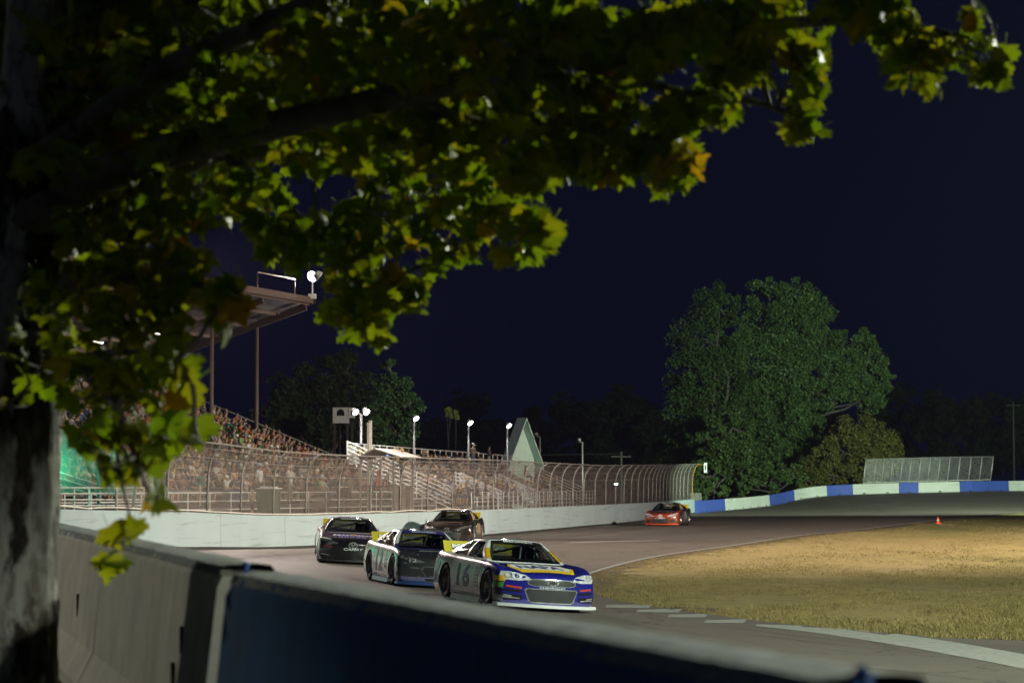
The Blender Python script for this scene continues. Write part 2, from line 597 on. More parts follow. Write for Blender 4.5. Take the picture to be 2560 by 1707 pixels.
def arc_table(pts):
    d = [0.0]
    for a, b in zip(pts[:-1], pts[1:]):
        d.append(d[-1] + float(np.linalg.norm(np.array(b[:2]) - np.array(a[:2]))))
    return d
WP = [p for p in o_pts]
WD = arc_table(WP)
def wall_at(s):
    """point, base height and direction of the outer wall at arc length s"""
    k = int(np.searchsorted(WD, s)) - 1
    k = max(0, min(len(WP) - 2, k))
    f = (s - WD[k]) / max(1e-6, WD[k+1] - WD[k])
    p = np.array(WP[k]) + (np.array(WP[k+1]) - np.array(WP[k])) * f
    d = np.array(WP[k+1]) - np.array(WP[k])
    d = d[:2] / np.linalg.norm(d[:2])
    return p, d
def s_at_px(px, lo, hi):
    for _ in range(60):
        m = (lo + hi) / 2
        if px_of(wall_at(m)[0])[0] < px:
            lo = m
        else:
            hi = m
    return lo
def s_at_y(y, lo=0, hi=None):
    hi = hi or WD[-1]
    k = next(i for i in range(len(WP)) if WP[i][1] > y)
    return WD[k]
S0 = s_at_y(66)
S_END = s_at_px(1737, s_at_y(150), s_at_y(240))
def wall_strip(mb, s0, s1, prof, top_extra=lambda s: 0.0, n=6):
    """sweep a profile of (offset to the outside, height) along the outer wall"""
    ring = []
    for i in range(n + 1):
        s = s0 + (s1 - s0) * i / n
        p, d = wall_at(s)
        nx, ny = -d[1], d[0]
        te = top_extra(s)
        ring.append([(p[0] + nx * a, p[1] + ny * a, p[2] + h * (1 + te)) for a, h in prof])
    m = len(prof)
    vs = [q for r in ring for q in r]
    fs = [(i*m + j, i*m + (j+1) % m, (i+1)*m + (j+1) % m, (i+1)*m + j) for i in range(n) for j in range(m)]
    fs += [tuple(range(m))[::-1], tuple(n*m + j for j in range(m))]
    mb.add(vs, fs)
    return mb
wall = thing('concrete_wall', 'long pale grey-blue concrete wall below the curved catch fence', 'wall')
WH = 1.30
s = S0
k = 0
while s < S_END - 0.5:
    e = min(s + 7.3, S_END)
    wall_strip(MB(), s + 0.012, e - 0.012, [(0, 0.085), (0.03, WH - 0.02), (0.05, WH), (0.30, WH), (0.32, 0.085)]).build('wall_panel', WALLPAINT, wall)
    s = e
wall_strip(MB(), S0, S_END, [(-0.05, -0.1), (-0.05, 0.06), (-0.01, 0.10), (0.34, 0.10), (0.34, -0.1)], n=60).build('base_strip', BASEBLACK, wall)  # black strip along the foot of the wall

# far end of the straight: blue and white painted blocks on the banked turn
far_wall = thing('painted_wall', 'wall of alternating blue and white blocks round the far turn', 'wall')
bounds = [1742, 1814, 1925, 1987, 2068, 2132, 2248, 2296, 2400, 2523, 2680, 2760]
s_far = [s_at_px(b, S_END, WD[-1] - 1) for b in bounds]
for i in range(len(bounds) - 1):
    w = WHITEWALL if i % 2 else BLUEWALL
    s0_, s1_ = s_far[i], s_far[i+1]
    seg = wall_strip(MB(), s0_ + 0.02, s1_ - 0.02, [(0, 0.0), (0.0, 0.10), (0.07, 1.05), (0.11, 1.10), (0.30, 1.10), (0.40, 0.0)], n=5).build('wall_block', w, far_wall)
    m = max(1, int((s1_ - s0_) / 2.4))
    for j in range(m):                                      # dark scupper notches at the foot
        p, d = wall_at(s0_ + (j + 0.5) * (s1_ - s0_) / m)
        mt = Matrix.Translation((p[0], p[1], p[2])) @ Matrix.Rotation(math.atan2(d[1], d[0]), 4, 'Z')
        MB().box((-0.14, -0.012, 0.02), (0.14, 0.2, 0.14), mat=mt).build('scupper', BASEBLACK, seg)

# near barriers between the camera and the track
CONC = pmat('raw_concrete', (0.42, 0.41, 0.34), 0.85, var=0.25, scale=3.0, bump=0.3, wear=((0.12, 0.12, 0.09), 0.68))
NAVY = pmat('navy_painted_concrete', (0.018, 0.095, 0.23), 0.9, var=0.3, scale=3.0, bump=0.1, spec=.08, wear=((0.10, 0.14, 0.16), 0.72))
TOPC = pmat('chipped_top', (0.13, 0.165, 0.16), 0.85, var=0.35, scale=14.0, bump=0.5, wear=((0.06, 0.09, 0.12), 0.62))
STEELPLATE = pmat('blue_plate', (0.03, 0.12, 0.42), 0.5)
def barrier(a, b, h, mat, label, chips=()):
    a, b = Vector(a), Vector(b)
    L = (b - a).length
    rz = math.atan2(b.y - a.y, b.x - a.x)
    t = thing('concrete_barrier', label, 'barrier', a, rz, 'barriers beside the camera')
    # rows of the cross-section: (offset, height); wobbly top edge where the concrete is chipped
    prof = [(-.30, -0.10), (-.30, .06), (-.20, .26), (-.135, h - .05), (-.11, h - .006), (.11, h - .006), (.135, h - .05), (.20, .26), (.30, .06), (.30, -0.10)]
    n = 40
    mb = MB()
    vs = []
    for i in range(n + 1):
        x = 0.012 + (L - 0.024) * i / n
        for (o, z) in prof:
            j = (rnd.random() - .5) * (0.008 if abs(z - h) < .1 else 0.003)
            end = 0.03 if i in (0, n) and z > h - .1 else 0.0
            vs.append((x, o + j, z + j * .6 - end))
    m = len(prof)
    fs = [(i*m + j, (i+1)*m + j, (i+1)*m + j + 1, i*m + j + 1) for i in range(n) for j in range(m - 1)]
    fs += [tuple(range(m)), tuple(n*m + j for j in range(m))[::-1]]
    mb.add(vs, fs)
    body = mb.build('body', mat, t)
    mb = MB()
    vs = []
    for i in range(81):
        x = 0.03 + (L - 0.06) * i / 80
        for (o, z) in ((-.128, h - .03), (-.105, h + .008), (-.05, h + .014), (.05, h + .014), (.105, h + .008), (.128, h - .03)):
            vs.append((x, o + (rnd.random() - .5) * .010, z + (rnd.random() - .5) * .005))
    mb.add(vs, [(i*6 + j, (i+1)*6 + j, (i+1)*6 + j + 1, i*6 + j + 1) for i in range(80) for j in range(5)])
    mb.build('worn_top', TOPC, t)
    for e in (0.06,):
        lo = MB()
        lo.tube([(e - .03, 0, h - .05), (e - .025, 0, h + .012), (e, 0, h + .022), (e + .025, 0, h + .012), (e + .03, 0, h - .05)], 0.010, 6)
        lo.build('lifting_loop', STEELPLATE, t)
    for (cx, cz, w, hh) in chips:
        side = 1 if math.sin(rz) > 0 else -1           # face turned to the camera
        off = .20 + (.135 - .20) * (cz - .26) / (h - .31)
        poly = [(-.3*w, -.5*hh), (.1*w, -.55*hh), (.5*w, -.1*hh), (.35*w, .5*hh), (.05*w, .3*hh), (-.2*w, .15*hh), (-.5*w, -.2*hh)]
        mt = Matrix.Translation((cx, side * (off + .001), cz)) @ Matrix.Rotation(math.radians(90), 4, 'X')
        MB().prism(poly, -.012, .012, mt).build('chip', BASEBLACK, t)
    return t
TOPZ = 2.10
zb0 = 1.12
pj = at(622, 1419, 10.47)
p_far = at(150, 1316, 21.4)
mid = pj.lerp(p_far, 0.48)
beyond = p_far + (p_far - pj) * 0.55
pb0 = at(648, 1436, 9.62)
pb1 = at(2190, 1708, 4.32)
pb2 = Vector((2.5, -0.6, 0))
pb3 = Vector((5.6, -5.6, 0))
Z = lambda p: (p.x, p.y, zb0)
barrier(Z(pj + (mid - pj).normalized() * .02), Z(mid), TOPZ - zb0, CONC, 'unpainted concrete barrier with dark chips, next to the navy barrier', ((1.1, .40, .10, .20), (.95, .62, .04, .12), (1.6, .2, .07, .07)))
barrier(Z(mid + (p_far - mid).normalized() * .02), Z(p_far), TOPZ - zb0, CONC, 'unpainted concrete barrier just behind the hanging leaf beside the trunk', ((1.5, .5, .05, .15),))
barrier(Z(p_far + (p_far - mid).normalized() * .02), Z(beyond), TOPZ - zb0, CONC, 'unpainted concrete barrier running behind the pale tree trunk')
barrier(Z(pb1), Z(pb0), TOPZ - zb0, NAVY, 'navy painted concrete barrier with a chipped pale top edge', ((4.3, .55, .07, .14),))
barrier(Z(pb2), Z(pb1 + (pb2 - pb1).normalized() * .1), TOPZ - zb0 - .14, NAVY, 'next navy barrier cut off by the lower edge of the picture')

# ================================================================== CATCH FENCE
def chain_mat(name, col, pitch, wire, rough=0.5):
    m, nt, out = _nt(name)
    uv = N(nt, 'ShaderNodeSeparateXYZ')
    nt.links.new(objco(nt, 'UV'), uv.inputs[0])
    def line(e):
        fr = M(nt, 'FRACT', M(nt, 'MULTIPLY', e, 1.0 / pitch))
        return M(nt, 'LESS_THAN', fr, wire / pitch)
    a = line(M(nt, 'ADD', uv.outputs[0], uv.outputs[1]))
    b = line(M(nt, 'SUBTRACT', uv.outputs[0], uv.outputs[1]))
    f = M(nt, 'MAXIMUM', a, b)
    p = principled(nt, None, col, rough, 0.3, 0.5)
    tr = N(nt, 'ShaderNodeBsdfTransparent')
    mx = N(nt, 'ShaderNodeMixShader')
    nt.links.new(f, mx.inputs[0])
    nt.links.new(tr.outputs[0], mx.inputs[1])
    nt.links.new(p.outputs[0], mx.inputs[2])
    nt.links.new(mx.outputs[0], out.inputs[0])
    return m
CHAIN = chain_mat('chain_link', (0.21, 0.18, 0.165), 0.060, 0.0145)
POSTSTEEL = pmat('dull_post_steel', (0.27, 0.245, 0.23), 0.5, metal=0.3, var=0.25, scale=8)
CHAIN2 = chain_mat('chain_link_far', (0.42, 0.42, 0.42), 0.075, 0.008)
fence = thing('catch_fence', 'tall catch fence with curved steel posts on top of the pale wall', 'fence')
def fence_height(y):
    return 2.45 if y < 150 else 2.45 + 0.75 * min(1, (y - 150) / 70)
def fence_section(s, rise):
    """outline of the fence at arc length s: straight up, then curving over the track"""
    p, d = wall_at(s)
    nx, ny = d[1], -d[0]                                     # towards the track
    zb = p[2] + WH
    base = np.array((p[0] - nx * 0.17, p[1] - ny * 0.17))
    out = [(0, 0), (0.02, rise * .35), (0.05, rise * .62), (0.17, rise * .80), (0.38, rise * .93), (0.66, rise)]
    return [Vector((base[0] + nx * a, base[1] + ny * a, zb + h)) for a, h in out]
FS0, FS1 = s_at_px(300, S0, s_at_y(130)), S_END - 0.4
nposts = int((FS1 - FS0) / 3.6)
posts_s = [FS0 + (FS1 - FS0) * i / nposts for i in range(nposts + 1)]
for i, s in enumerate(posts_s):
    sec = fence_section(s, fence_height(wall_at(s)[0][1]))
    pts = catmull([tuple(q) for q in sec], 12)
    MB().tube(pts, 0.033, 8).build('post', YELLOWSTEEL if i == nposts else POSTSTEEL, fence, smooth=True)
def fence_sheet(name, ss, mat, parent, secf, off=0.05):
    vs, fs, uvs = [], [], []
    prev = None
    for i, s in enumerate(ss):
        sec = [Vector(q) for q in catmull([tuple(q) for q in secf(s)], 10)]
        acc = 0
        for j, q in enumerate(sec):
            if j:
                acc += (q - sec[j-1]).length
            vs.append(q + Vector((-0.03, 0.05, 0)))
            uvs.append((s, acc))
    for i in range(len(ss) - 1):
        for j in range(9):
            fs.append((i*10 + j, (i+1)*10 + j, (i+1)*10 + j + 1, i*10 + j + 1))
    me = bpy.data.meshes.new(name)
    me.from_pydata(vs, [], fs)
    ul = me.uv_layers.new(name='UVMap')
    for l in me.loops:
        ul.data[l.index].uv = uvs[l.vertex_index]
    me.polygons.foreach_set('use_smooth', [True] * len(fs))
    return link(name, me, mat, parent)
for a, b in zip(posts_s[:-1], posts_s[1:]):
    fence_sheet('wire_mesh', [a, (a + b) / 2, b], CHAIN, fence, lambda s: fence_section(s, fence_height(wall_at(s)[0][1])))
for q, rad in ((0, .02), (2, .012), (3, .012), (4, .012), (5, .03)):
    pts = []
    for i in range(90):
        s = FS0 + (FS1 - FS0) * i / 89
        v = fence_section(s, fence_height(wall_at(s)[0][1]))[q]
        pts.append(v)
    MB().tube(pts, rad, 5).build('cable' if q < 5 else 'top_rail', POSTSTEEL, fence)
# slack pale hose that lies in waves on the wall top
pts = []
for i in range(260):
    s = FS0 - 6 + (s_at_px(1180, FS0, FS1) - FS0 + 6) * i / 259
    p, d = wall_at(s)
    pts.append((p[0] - d[1] * .08, p[1] + d[0] * .08, p[2] + WH + .05 + .055 * abs(math.sin(s * 0.62)) * (0.5 + 0.5 * math.sin(s * .17))))
MB().tube(pts, 0.022, 6).build('tension_hose', pmat('pale_hose', (0.7, 0.66, 0.6), 0.6), fence, smooth=True)
# small white plate on the last post
p_end = fence_section(FS1, fence_height(wall_at(FS1)[0][1]))[-1]
pl = thing('marker_plate', 'small white upright plate hung on the yellow last fence post', 'sign', p_end + Vector((0.55, 0, -0.35)))
MB().box((-.14, -.015, -.45), (.14, .015, .45)).build('plate', pmat('white_plate', (.75, .78, .8), .5), pl)
MB().box((-.05, -.021, -.25), (.05, -.0155, .25)).build('dark_symbol', BASEBLACK, pl)
MB().tube([(-.58, 0, .3), (0, .02, .3)], .02, 6).build('bracket', YELLOWSTEEL, pl)
# weathered board gate between the two walls
gate = thing('board_gate', 'weathered grey board gate between the pale and painted walls', 'gate', (16.6, 225.5, 0.0))
WOOD = pmat('grey_boards', (0.16, 0.155, 0.14), 0.9, var=0.35, scale=4, bump=0.3)
for i in range(7):
    MB().box((i * .15, rnd.uniform(-.01, .01), 0.02), (i * .15 + .135, .03, 1.88 + rnd.uniform(-.06, .06))).build('board', WOOD, gate)
MB().box((-.02, .035, .5), (1.07, .08, .6)).box((-.02, .035, 1.4), (1.07, .08, 1.5)).build('cross_rail', WOOD, gate)
# straight chain-link fence above the far painted wall
ff = thing('chain_link_fence', 'straight chain-link fence with leaning posts above the blue and white wall', 'fence')
fpx = [2158, 2184, 2204, 2226, 2250, 2272, 2296, 2320, 2345, 2370, 2396, 2424, 2452, 2480]
fp = []
for x in fpx:
    s = s_at_px(x, S_END, WD[-1] - 1)
    p, d = wall_at(s)
    b = Vector((p[0] - d[1] * .2, p[1] + d[0] * .2, p[2] + 1.05))
    tp = Vector((b.x + .35, b.y - .1, b.z + 2.72))
    fp.append((b, tp))
    MB().tube([b, tp], 0.05, 8).build('post', STEEL, ff, smooth=True)
for (a, at_), (b, bt) in zip(fp[:-1], fp[1:]):
    me = bpy.data.meshes.new('wire_mesh')
    o = Vector((0, 0.06, 0))
    me.from_pydata([a + o, b + o, bt + o, at_ + o], [], [(0, 1, 2, 3)])
    ul = me.uv_layers.new(name='UVMap')
    w = (b - a).length
    for l, uvv in zip(me.loops, ((0, 0), (w, 0), (w, 2.7), (0, 2.7))):
        ul.data[l.index].uv = uvv
    link('wire_mesh', me, CHAIN2, ff)
MB().tube([t for b, t in fp], .03, 6).build('top_rail', STEEL, ff)
MB().tube([(b.x, b.y, b.z + .12 + .10 * abs(math.sin(i * 1.1))) for i, (b, t) in enumerate(fp)], .03, 6).build('tension_hose', _mc['pale_hose'], ff)

# ================================================================== MASTS THAT LIGHT THE TRACK, AND ADDED FILL MASTS (outside the picture)
LAMP_GLASS = emat('lamp_glass', (1.0, 0.97, 0.92), 30)
def aim(o, target):
    d = Vector(target) - Vector(o.matrix_world.translation if o.parent is None else o.parent.matrix_world @ o.location)
    o.rotation_euler = d.to_track_quat('-Z', 'Y').to_euler()
def spot(name, loc, target, power, col, size=100, blend=0.6, radius=0.4, parent=None):
    ld = bpy.data.lights.new(name, 'SPOT')
    ld.energy = power
    ld.color = col
    ld.spot_size = math.radians(size)
    ld.spot_blend = blend
    ld.shadow_soft_size = radius
    o = bpy.data.objects.new(name, ld)
    COL.objects.link(o)
    o.location = loc
    o.rotation_euler = (Vector(target) - Vector(loc)).to_track_quat('-Z', 'Y').to_euler()
    return o
def lamp_head(mb_h, mb_l, p, d):
    """floodlight head: bowl shaped housing and glass disc, facing along d"""
    q = Vector(d).to_track_quat('Z', 'Y').to_matrix().to_4x4()
    mt = Matrix.Translation(p) @ q
    mb_h.lathe([(0.02, -.42), (.14, -.40), (.20, -.30), (.30, -.02), (.33, .02), (.31, .03)], 14, mat=mt)
    mb_l.lathe([(.30, .015), (.15, .02), (0.001, .022)], 14, mat=mt)
def mast(base, height, target, power, col, label, size=110, heads=4, soft=.6, blend=.5):
    t = thing('floodlight_mast', label, 'floodlight', base, 0, 'floodlight masts round the track')
    MB().tube([(0, 0, -1), (0, 0, height)], [.22, .14], 10).build('pole', STEEL, t, smooth=True)
    top = Vector(base) + Vector((0, 0, height))
    d = (Vector(target) - top).normalized()
    side = d.cross(Vector((0, 0, 1))).normalized()
    MB().beam(Vector((0, 0, height - .4)) - side * 2, Vector((0, 0, height - .4)) + side * 2, .12, .12).build('crossarm', STEEL, t)
    for i in range(heads):
        p = Vector((0, 0, height - .1)) + side * (-1.6 + 3.2 * i / (heads - 1)) + d * .3
        h, g = MB(), MB()
        lamp_head(h, g, p, d)
        ho = h.build('lamp_housing', DARKSTEEL, t, smooth=True)
        g.build('lamp_glass', LAMP_GLASS, ho)
    spot('mast_light', tuple(top + d * 0.9), target, power, col, size, blend, soft)
    return t
GREENISH = (0.86, 1.0, 0.80)
WARM = (1.0, 0.86, 0.74)
mast((30, 20, -.3), 26, (9, 50, 0), 120000, GREENISH, 'floodlight mast in the infield beyond the lower right edge', 66)
mast((27, 64, -.3), 17, (-.6, 11.5, 4.6), 170000, (0.95, 1.0, 0.80), 'floodlight mast in the infield shining back through the leaves', 22)
mast((56, 96, -.3), 22, (-5, 92, 0), 52000, (1.0, 0.86, 0.70), 'floodlight mast in the infield level with the grandstand', 56)
spot('mast_light', (55.2, 97.2, 21.5), (13, 118, 0), 225000, (1.0, 0.86, 0.68), 104, 0.5, 0.6)
mast((-20, 30, .5), 9, (-2.0, 13.8, -3.3), 5000, (1.0, 0.98, 0.78), 'unseen fill mast added beyond the left edge to light the barrier', 31, 4, .5, .15)  # added lamp, brightens the near barrier's camera side
mast((22, -14, .5), 10, (-2.5, 12, -2.4), 15000, (.95, 1.0, .88), 'unseen fill mast added behind the camera to light the trunk', 15, 4, .4, .25)  # added lamp, narrow beam that brightens the lower trunk
mast((64, 150, -.3), 22, (38, 285, 13), 560000, (0.78, 1.0, 0.74), 'floodlight mast near the far turn facing the big tree', 80)

# ================================================================== ROOFED GRANDSTAND
GU = Vector((-.34, -.94, 0)).normalized()      # along the rows, from the end by the flag stand
GN = Vector((-.94, .34, 0)).normalized()       # up the stand, away from the track
GP = Vector((-9.3, 125, 0))
GLEN = 44.0
ALU = pmat('bench_aluminium', (0.13, 0.125, 0.12), 0.5, metal=0.3, var=0.15, scale=3)
PALEALU = pmat('bright_aluminium', (0.66, 0.66, 0.64), 0.45, metal=0.2, var=0.1, scale=3)
STANDDARK = pmat('stand_underside', (0.05, 0.047, 0.045), 0.8)
RUST = pmat('rusty_red_steel', (0.060, 0.036, 0.029), 0.7, var=0.3, scale=5)
ROOFSHEET = pmat('roof_sheet', (0.14, 0.125, 0.125), 0.6, metal=0.2, var=0.12, scale=2)
def gp(k, L, z):
    p = GP + GU * k + GN * L
    return Vector((p.x, p.y, z))
def floor_z(L):
    return 3.08 + 0.387 * L
stand = thing('grandstand', 'roofed grandstand full of spectators behind the pale wall', 'grandstand')
ROWS = []
L = -3.6
while L < 10.6:
    ROWS.append((L, floor_z(L)))
    L += 0.78
for (L, z) in ROWS:
    MB().beam(gp(0, L + .1, z - .03), gp(GLEN, L + .1, z - .03), 0.62, 0.05).beam(gp(0, L - .2, z - .15), gp(GLEN, L - .2, z - .15), 0.03, 0.26).build('foot_plank', STANDDARK, stand)
    MB().beam(gp(0, L + .30, z + .42), gp(GLEN, L + .30, z + .42), 0.28, 0.045).build('bench_plank', ALU, stand)
for k in (0.05, 11, 22, 33, GLEN - .05):
    MB().beam(gp(k, -4.2, floor_z(-4.2) - .25), gp(k, 10.9, floor_z(10.9) - .25), .12, .3).build('stringer', RUST, stand)
    for L in (-4, -1, 2, 5, 8, 10.5):
        MB().beam(gp(k, L, -.2), gp(k, L, floor_z(L) - .3), .12, .12, up=(1, 0, 0)).build('support_post', RUST, stand)
# front walkway and its rail
MB().beam(gp(-1, -4.75, 1.2), gp(GLEN, -4.75, 1.2), 1.5, .1).build('walkway', STANDDARK, stand)
MB().beam(gp(-1, -5.45, .52), gp(GLEN, -5.45, .52), .05, 1.2).build('walkway_skirt', STANDDARK, stand)
for h in (2.2, 1.85, 1.5):
    MB().tube([gp(-1, -5.4, h), gp(GLEN, -5.4, h)], .028, 6).build('rail', PALEALU, stand)
for i in range(24):
    MB().tube([gp(-1 + i * 1.95, -5.4, 1.2), gp(-1 + i * 1.95, -5.4, 2.22)], .03, 6).build('rail_post', PALEALU, stand)
# sloping end rail
MB().tube([gp(-.1, -3.6, floor_z(-3.6) + 1.0), gp(-.1, 10.8, floor_z(10.8) + 1.0)], .035, 6).build('end_rail', STEEL, stand)
MB().tube([gp(-.1, -3.6, floor_z(-3.6) + .5), gp(-.1, 10.8, floor_z(10.8) + .5)], .02, 6).build('end_rail', DARKSTEEL, stand)
for L in (-3.5, 0, 3.5, 7, 10.7):
    MB().tube([gp(-.1, L, floor_z(L)), gp(-.1, L, floor_z(L) + 1.02)], .022, 6).build('rail_post', DARKSTEEL, stand)
# roof
def roof_z(L):
    return 12.1 - 0.307 * (L - 1.37)
MB().add([gp(-.4, 1.37, roof_z(1.37)), gp(GLEN, 1.37, roof_z(1.37)), gp(GLEN, 11.5, roof_z(11.5)), gp(-.4, 11.5, roof_z(11.5)),
          gp(-.4, 1.37, roof_z(1.37) + .12), gp(GLEN, 1.37, roof_z(1.37) + .12), gp(GLEN, 11.5, roof_z(11.5) + .12), gp(-.4, 11.5, roof_z(11.5) + .12)],
         [(0, 3, 2, 1), (4, 5, 6, 7), (0, 1, 5, 4), (1, 2, 6, 5), (2, 3, 7, 6), (3, 0, 4, 7)]).build('roof', ROOFSHEET, stand)
for L in (1.5, 3.2, 5.0, 6.8, 8.6, 10.4):
    MB().beam(gp(-.3, L, roof_z(L) - .10), gp(GLEN, L, roof_z(L) - .10), .10, .18).build('purlin', RUST, stand)
for i in range(9):
    k = 0.1 + i * 5.15
    MB().beam(gp(k, 1.45, roof_z(1.45) - .33), gp(k, 11.4, roof_z(11.4) - .33), .14, .30).build('rafter', RUST, stand)
    MB().tube([gp(k, 4.28, -.2), gp(k, 4.28, roof_z(4.28) - .45)], .10, 8).build('column', RUST, stand, smooth=True)
    MB().tube([gp(k, 10.8, 2), gp(k, 10.8, roof_z(10.8) - .45)], .10, 8).build('column', RUST, stand, smooth=True)
MB().beam(gp(-.42, 1.2, roof_z(1.2) + .02), gp(-.42, 11.6, roof_z(11.6) + .02), .05, .34).build('end_fascia', RUST, stand)
MB().beam(gp(-.5, 1.30, roof_z(1.3) + .02), gp(GLEN, 1.30, roof_z(1.3) + .02), .05, .34).build('front_fascia', RUST, stand)
# guard frame on the roof
for (a, b) in ((1.2, 5.6),):
    z = roof_z(1.6) + .15
    MB().tube([gp(a, 1.6, z), gp(a, 1.6, z + .95), gp(b, 1.6, z + .95), gp(b, 1.6, z)], .035, 6).tube([gp(a, 1.6, z + .1), gp(b, 1.6, z + .1)], .03, 6).build('guard_frame', pmat('ochre_pipe', (.12, .075, .04), .6), stand)
TUBE = emat('fluorescent_tube', (1.0, 0.93, 0.82), 14)
tubes = []
for (k, Lq) in ((6.5, 6.8), (9.2, 8.6), (11.8, 5.0), (15.5, 8.6), (19, 5.0), (23, 8.6), (27, 5.0), (31, 6.8)):
    z = roof_z(Lq) - .26
    f = thing('tube_lamp', 'fluorescent tube lamp under the stand roof, %s from the open roof end' % ordinal(len(tubes)), 'lamp', gp(k, Lq, z), 0, 'tube lamps under the roof')
    MB().beam(-GU * .62, GU * .62, .14, .06).build('housing', DARKSTEEL, f)
    MB().tube([-GU * .6 + Vector((0, 0, -.05)), GU * .6 + Vector((0, 0, -.05))], .035, 8).build('tube', TUBE, f)
    ld = bpy.data.lights.new('tube_light', 'POINT')
    ld.energy = 60
    ld.color = (1.0, 0.85, 0.7)
    ld.shadow_soft_size = .3
    lo = bpy.data.objects.new('tube_light', ld)
    COL.objects.link(lo)
    lo.location = gp(k, Lq, z - .2)
    tubes.append(f)
# floodlights on the roof edge
FLOODGLASS = emat('flood_glass', (0.92, 0.97, 1.0), 20)
def roof_flood(k, target, power, col, label, second=None):
    p = gp(k, 1.25, roof_z(1.25) + .2)
    t = thing('floodlight', label, 'floodlight', p, 0, 'floodlights on the stand roof')
    d = (Vector(target) - p).normalized()
    MB().tube([(0, 0, -.1), (0, 0, .75)], .04, 8).build('stalk', PALEALU, t)
    MB().box((-.2, -.15, -.12), (.2, .15, .12)).build('ballast_box', PALEALU, t)
    up = Vector((0, 0, 1))
    for hx, tg in ((0.0, target), (.34, second)):
      if tg is None:
        continue
      dd = (Vector(tg) - p).normalized()
      q = (dd * .8 + Vector((0, 0, -.1))).to_track_quat('Z', 'Y').to_matrix().to_4x4()
      mt = Matrix.Translation((hx, 0, 1.05)) @ q
      h = MB().lathe([(.03, -.30), (.14, -.28), (.21, -.20), (.28, 0), (.30, .03), (.28, .03)], 16, mat=mt).build('lamp_housing', PALEALU, t, smooth=True)
      MB().lathe([(.275, .02), (.16, .035), (.001, .04)], 16, mat=mt).build('lamp_glass', FLOODGLASS, h)
    if second is not None:
        spot('roof_light', tuple(p + Vector((.34, 0, 1.05)) + dd * .45), second, 15000, col, 110, .5, .35)
    spot('roof_light', tuple(p + Vector((0, 0, 1.05)) + d * 1.3), target, power, col, 96, .5, .35)
roof_flood(-.2, (-30, 92, 3), 2500, (1.0, 0.88, 0.80), 'lit white floodlight on the corner of the stand roof', (9, 132, 0))
roof_flood(14.6, (0, 92, 0), 24000, (1.0, 0.84, 0.74), 'lit floodlight on the roof edge glinting through the leaves')
roof_flood(29.5, (-1, 86, 0), 12000, (1.0, 0.84, 0.74), 'floodlight on the roof edge hidden behind the leaves and trunk')

# ================================================================== OPEN BLEACHER
BV = Vector((.16, .987, 0)).normalized()
BN = Vector((-.98, .2, 0)).normalized()
BF = Vector((-3.15, 127.2, 0))
BLEN = 52.0
def bp_(k, L, z):
    p = BF + BV * k + BN * L
    return Vector((p.x, p.y, z))
def bz(L):
    return 1.15 + 0.43 * L
BROWS = [(.5 + i * .6, bz(.5 + i * .6)) for i in range(9)]
ble = thing('bleacher', 'open aluminium bleacher with many handrails behind the catch fence', 'bleacher')
for (L, z) in BROWS:
    MB().beam(bp_(0, L, z - .03), bp_(BLEN, L, z - .03), .40, .05).build('foot_plank', PALEALU, ble)
    MB().beam(bp_(0, L + .26, z + .40), bp_(BLEN, L + .26, z + .40), .26, .045).build('bench_plank', PALEALU, ble)
for k in (0, 10.4, 20.8, 31.2, 41.6, 52):
    MB().beam(bp_(k, -.2, bz(-.2) - .22), bp_(k, 5.6, bz(5.6) - .22), .08, .34).build('stringer', ALU, ble)
    for L in (0, 1.8, 3.6, 5.4):
        MB().beam(bp_(k, L, -.2), bp_(k, L, bz(L) - .3), .08, .08, up=(1, 0, 0)).build('support_post', ALU, ble)
def slope_rails(k, L0, L1, n=5, top=1.15):
    for i in range(n):
        h = top - i * .22
        MB().tube([bp_(k, L0, bz(L0) + h), bp_(k, L1, bz(L1) + h)], .026, 6).build('rail', PALEALU, ble)
    m = max(2, int((L1 - L0) / 1.5) + 1)
    for i in range(m):
        L = L0 + (L1 - L0) * i / (m - 1)
        MB().tube([bp_(k, L, bz(L) - .1), bp_(k, L, bz(L) + top + .02)], .032, 6).build('rail_post', PALEALU, ble)
slope_rails(-.06, .0, 5.7, 6, 1.25)
slope_rails(BLEN + .06, .0, 5.7, 6, 1.25)
for k in (15, 16.3, 29, 30.3):
    slope_rails(k, .1, 2.6, 3, 1.0)
# back rail and front rail
for h in (1.15, .75):
    MB().tube([bp_(-.06, 5.7, bz(5.7) + h), bp_(BLEN, 5.7, bz(5.7) + h)], .028, 6).build('rail', PALEALU, ble)
for i in range(27):
    MB().tube([bp_(i * 2.0, 5.7, bz(5.7) - .3), bp_(i * 2.0, 5.7, bz(5.7) + 1.16)], .03, 6).build('rail_post', PALEALU, ble)
MB().beam(bp_(0, 5.72, bz(5.7) + .55), bp_(7, 5.72, bz(5.7) + .55), .02, 1.1).build('wind_panel', pmat('pale_green_sheet', (.32, .38, .34), .7), ble)
for h in (1.05, .78, .5, .22):
    MB().tube([bp_(3, -.5, 1.1 + h), bp_(BLEN + 4, -.5, 1.1 + h)], .024, 6).build('rail', PALEALU, ble)
for i in range(31):
    MB().tube([bp_(3 + i * 1.76, -.5, -.1), bp_(3 + i * 1.76, -.5, 2.17)], .034, 6).build('rail_post', PALEALU, ble)
MB().beam(bp_(0, -.15, 1.05), bp_(BLEN + 4, -.15, 1.05), .7, .06).build('walkway', ALU, ble)

